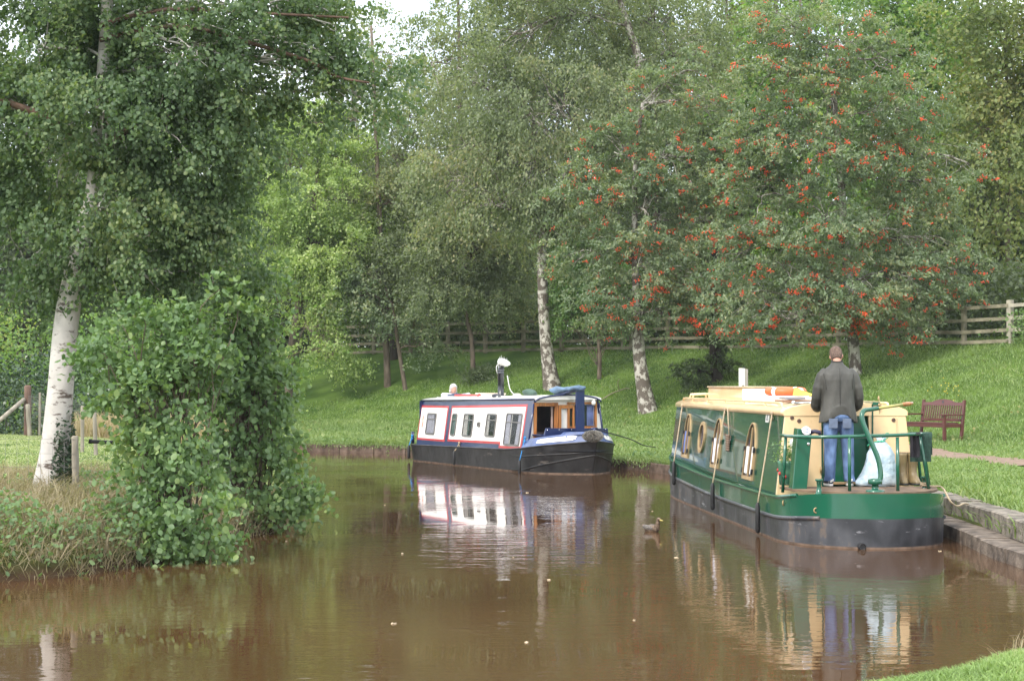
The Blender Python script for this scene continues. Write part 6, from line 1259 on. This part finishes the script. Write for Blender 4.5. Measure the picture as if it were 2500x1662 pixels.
for sg, fx_, ky, rz_ in ((-1, -.135, .0, 6), (1, .125, .03, -10)):
    M = Matrix.Translation((fx_, ky, 0)) @ Matrix.Rotation(R(rz_), 4, 'Z'); mb = MB()
    secs = [(-.085, .026, .030, .045), (-.07, .036, .036, .055), (-.03, .040, .042, .06), (.02, .043, .042, .058), (.07, .046, .034, .050), (.12, .046, .026, .042), (.16, .036, .020, .034), (.178, .018, .016, .030)]
    mb.loft([[M @ Vector((hx * cos(a), y, .028 + (cz * .9) * (.5 + .5 * sin(a)) if True else 0)) for a in np.linspace(0, 2 * pi, 17)[:-1]] for y, hx, hz_, cz in secs]); sh = mb.build('shoe', mat('shoe_navy', (.03, .038, .065), .7), MAN)
    mb = MB(); mb.loft([[M @ Vector((.049 * cos(a), .045 + .138 * sin(a), z)) for a in np.linspace(0, 2 * pi, 21)[:-1]] for z in (.0, .028)]); mb.build('sole', mat('sole_white', (.75, .74, .72), .6), sh)
    mb = MB()
    for z_, y_ in ((.055, -.088), (.07, -.086)): mb.tube([M @ Vector((x, y_ + abs(x) * .5, z_ + x * .5)) for x in (-.034, 0, .034)], .006, 5)
    mb.build('stripe', mat('sole_white', (.75, .74, .72), .6), sh)
# --- white haired person leaning over the roof of the blue boat
LADY = local_empty('person', WB, (-.10, .14, .50), 'white haired person in a pale top leaning on the blue boat roof', 'person')
top = mat('top_pale', (.52, .52, .58), .85, var=.08, bump=.4, bscale=15); S0 = .98
mb = MB()
for sg in (-1, 1): mb.tube([(sg * .09, -.02, .05), (sg * .09, -.02, .4), (sg * .08, -.04, .72)], [.04, .05, .07], 10)
mb.tube(smoothpath([(0, -.04, .66), (0, -.02, .85), (0, .06, 1.05), (0, .12, 1.18)], 3), [.12] * 8 + [.09, .06], 12); o = mb.build('body', skin_, LADY); remesh(o, .016, 2)
mb = MB(); 
for sg in (-1, 1): mb.tube([(sg * .09, -.02, .02), (sg * .09, -.02, .4), (sg * .08, -.04, .74)], [.07, .075, .10], 12)
o = mb.build('trousers', mat('trousers_navy', (.04, .05, .09), .85), LADY); remesh(o, .016, 2)
mb = MB(); rings(mb, [(.62, 0, -.04, .17, .12), (.80, 0, -.03, .165, .115), (.95, 0, .02, .18, .12), (1.05, 0, .06, .19, .115), (1.12, 0, .09, .16, .10), (1.16, 0, .12, .09, .075)], 20)
for sg in (-1, 1): mb.tube(smoothpath([(sg * .15, .09, 1.06), (sg * .26, .18, 1.10), (sg * .34, .34, 1.135), (sg * .20, .50, 1.13), (sg * .06, .56, 1.125)], 3), [.07, .07, .068, .062, .06, .058, .058, .055, .05, .045, .045, .042, .04], 12)
o = mb.build('top', top, LADY); remesh(o, .012, 3)
Ml = Matrix.Translation((0, .16, 1.165)) @ Matrix.Rotation(R(-6), 4, 'Z') @ Matrix.Rotation(R(-6), 4, 'X')
head_mesh(LADY, Ml, mat('skin_pale', (.46, .26, .19), .55, var=.05), None, mat('hair_white', (.50, .49, .47), .8, var=.06, vscale=30, bump=.6, bscale=60), True)
for sg in (-1, 1): hand(LADY, Matrix.Translation((sg * .05, .57, 1.12)) @ Matrix.Rotation(R(sg * 80), 4, 'Z'), skin_, .3, sg)

# ------------------------------------------------------------------ thin autumn haze over the whole place
mb = MB(); mb.box(-640, 640, -140, 540, -2.2, 32); hm = bpy.data.materials.new('haze_air'); hm.use_nodes = True; nt = hm.node_tree
for n_ in list(nt.nodes):
    if n_.type == 'BSDF_PRINCIPLED': nt.nodes.remove(n_)
pv = nt.nodes.new('ShaderNodeVolumePrincipled'); pv.inputs['Color'].default_value = (.86, .92, 1, 1); pv.inputs['Density'].default_value = .00028; pv.inputs['Anisotropy'].default_value = .2
nt.links.new(pv.outputs[0], nt.nodes['Material Output'].inputs['Volume']); hz_o = mb.build('haze', hm); tag(hz_o, 'thin pale haze filling the air over the canal', 'haze', kind='stuff'); hz_o.display_type = 'WIRE'
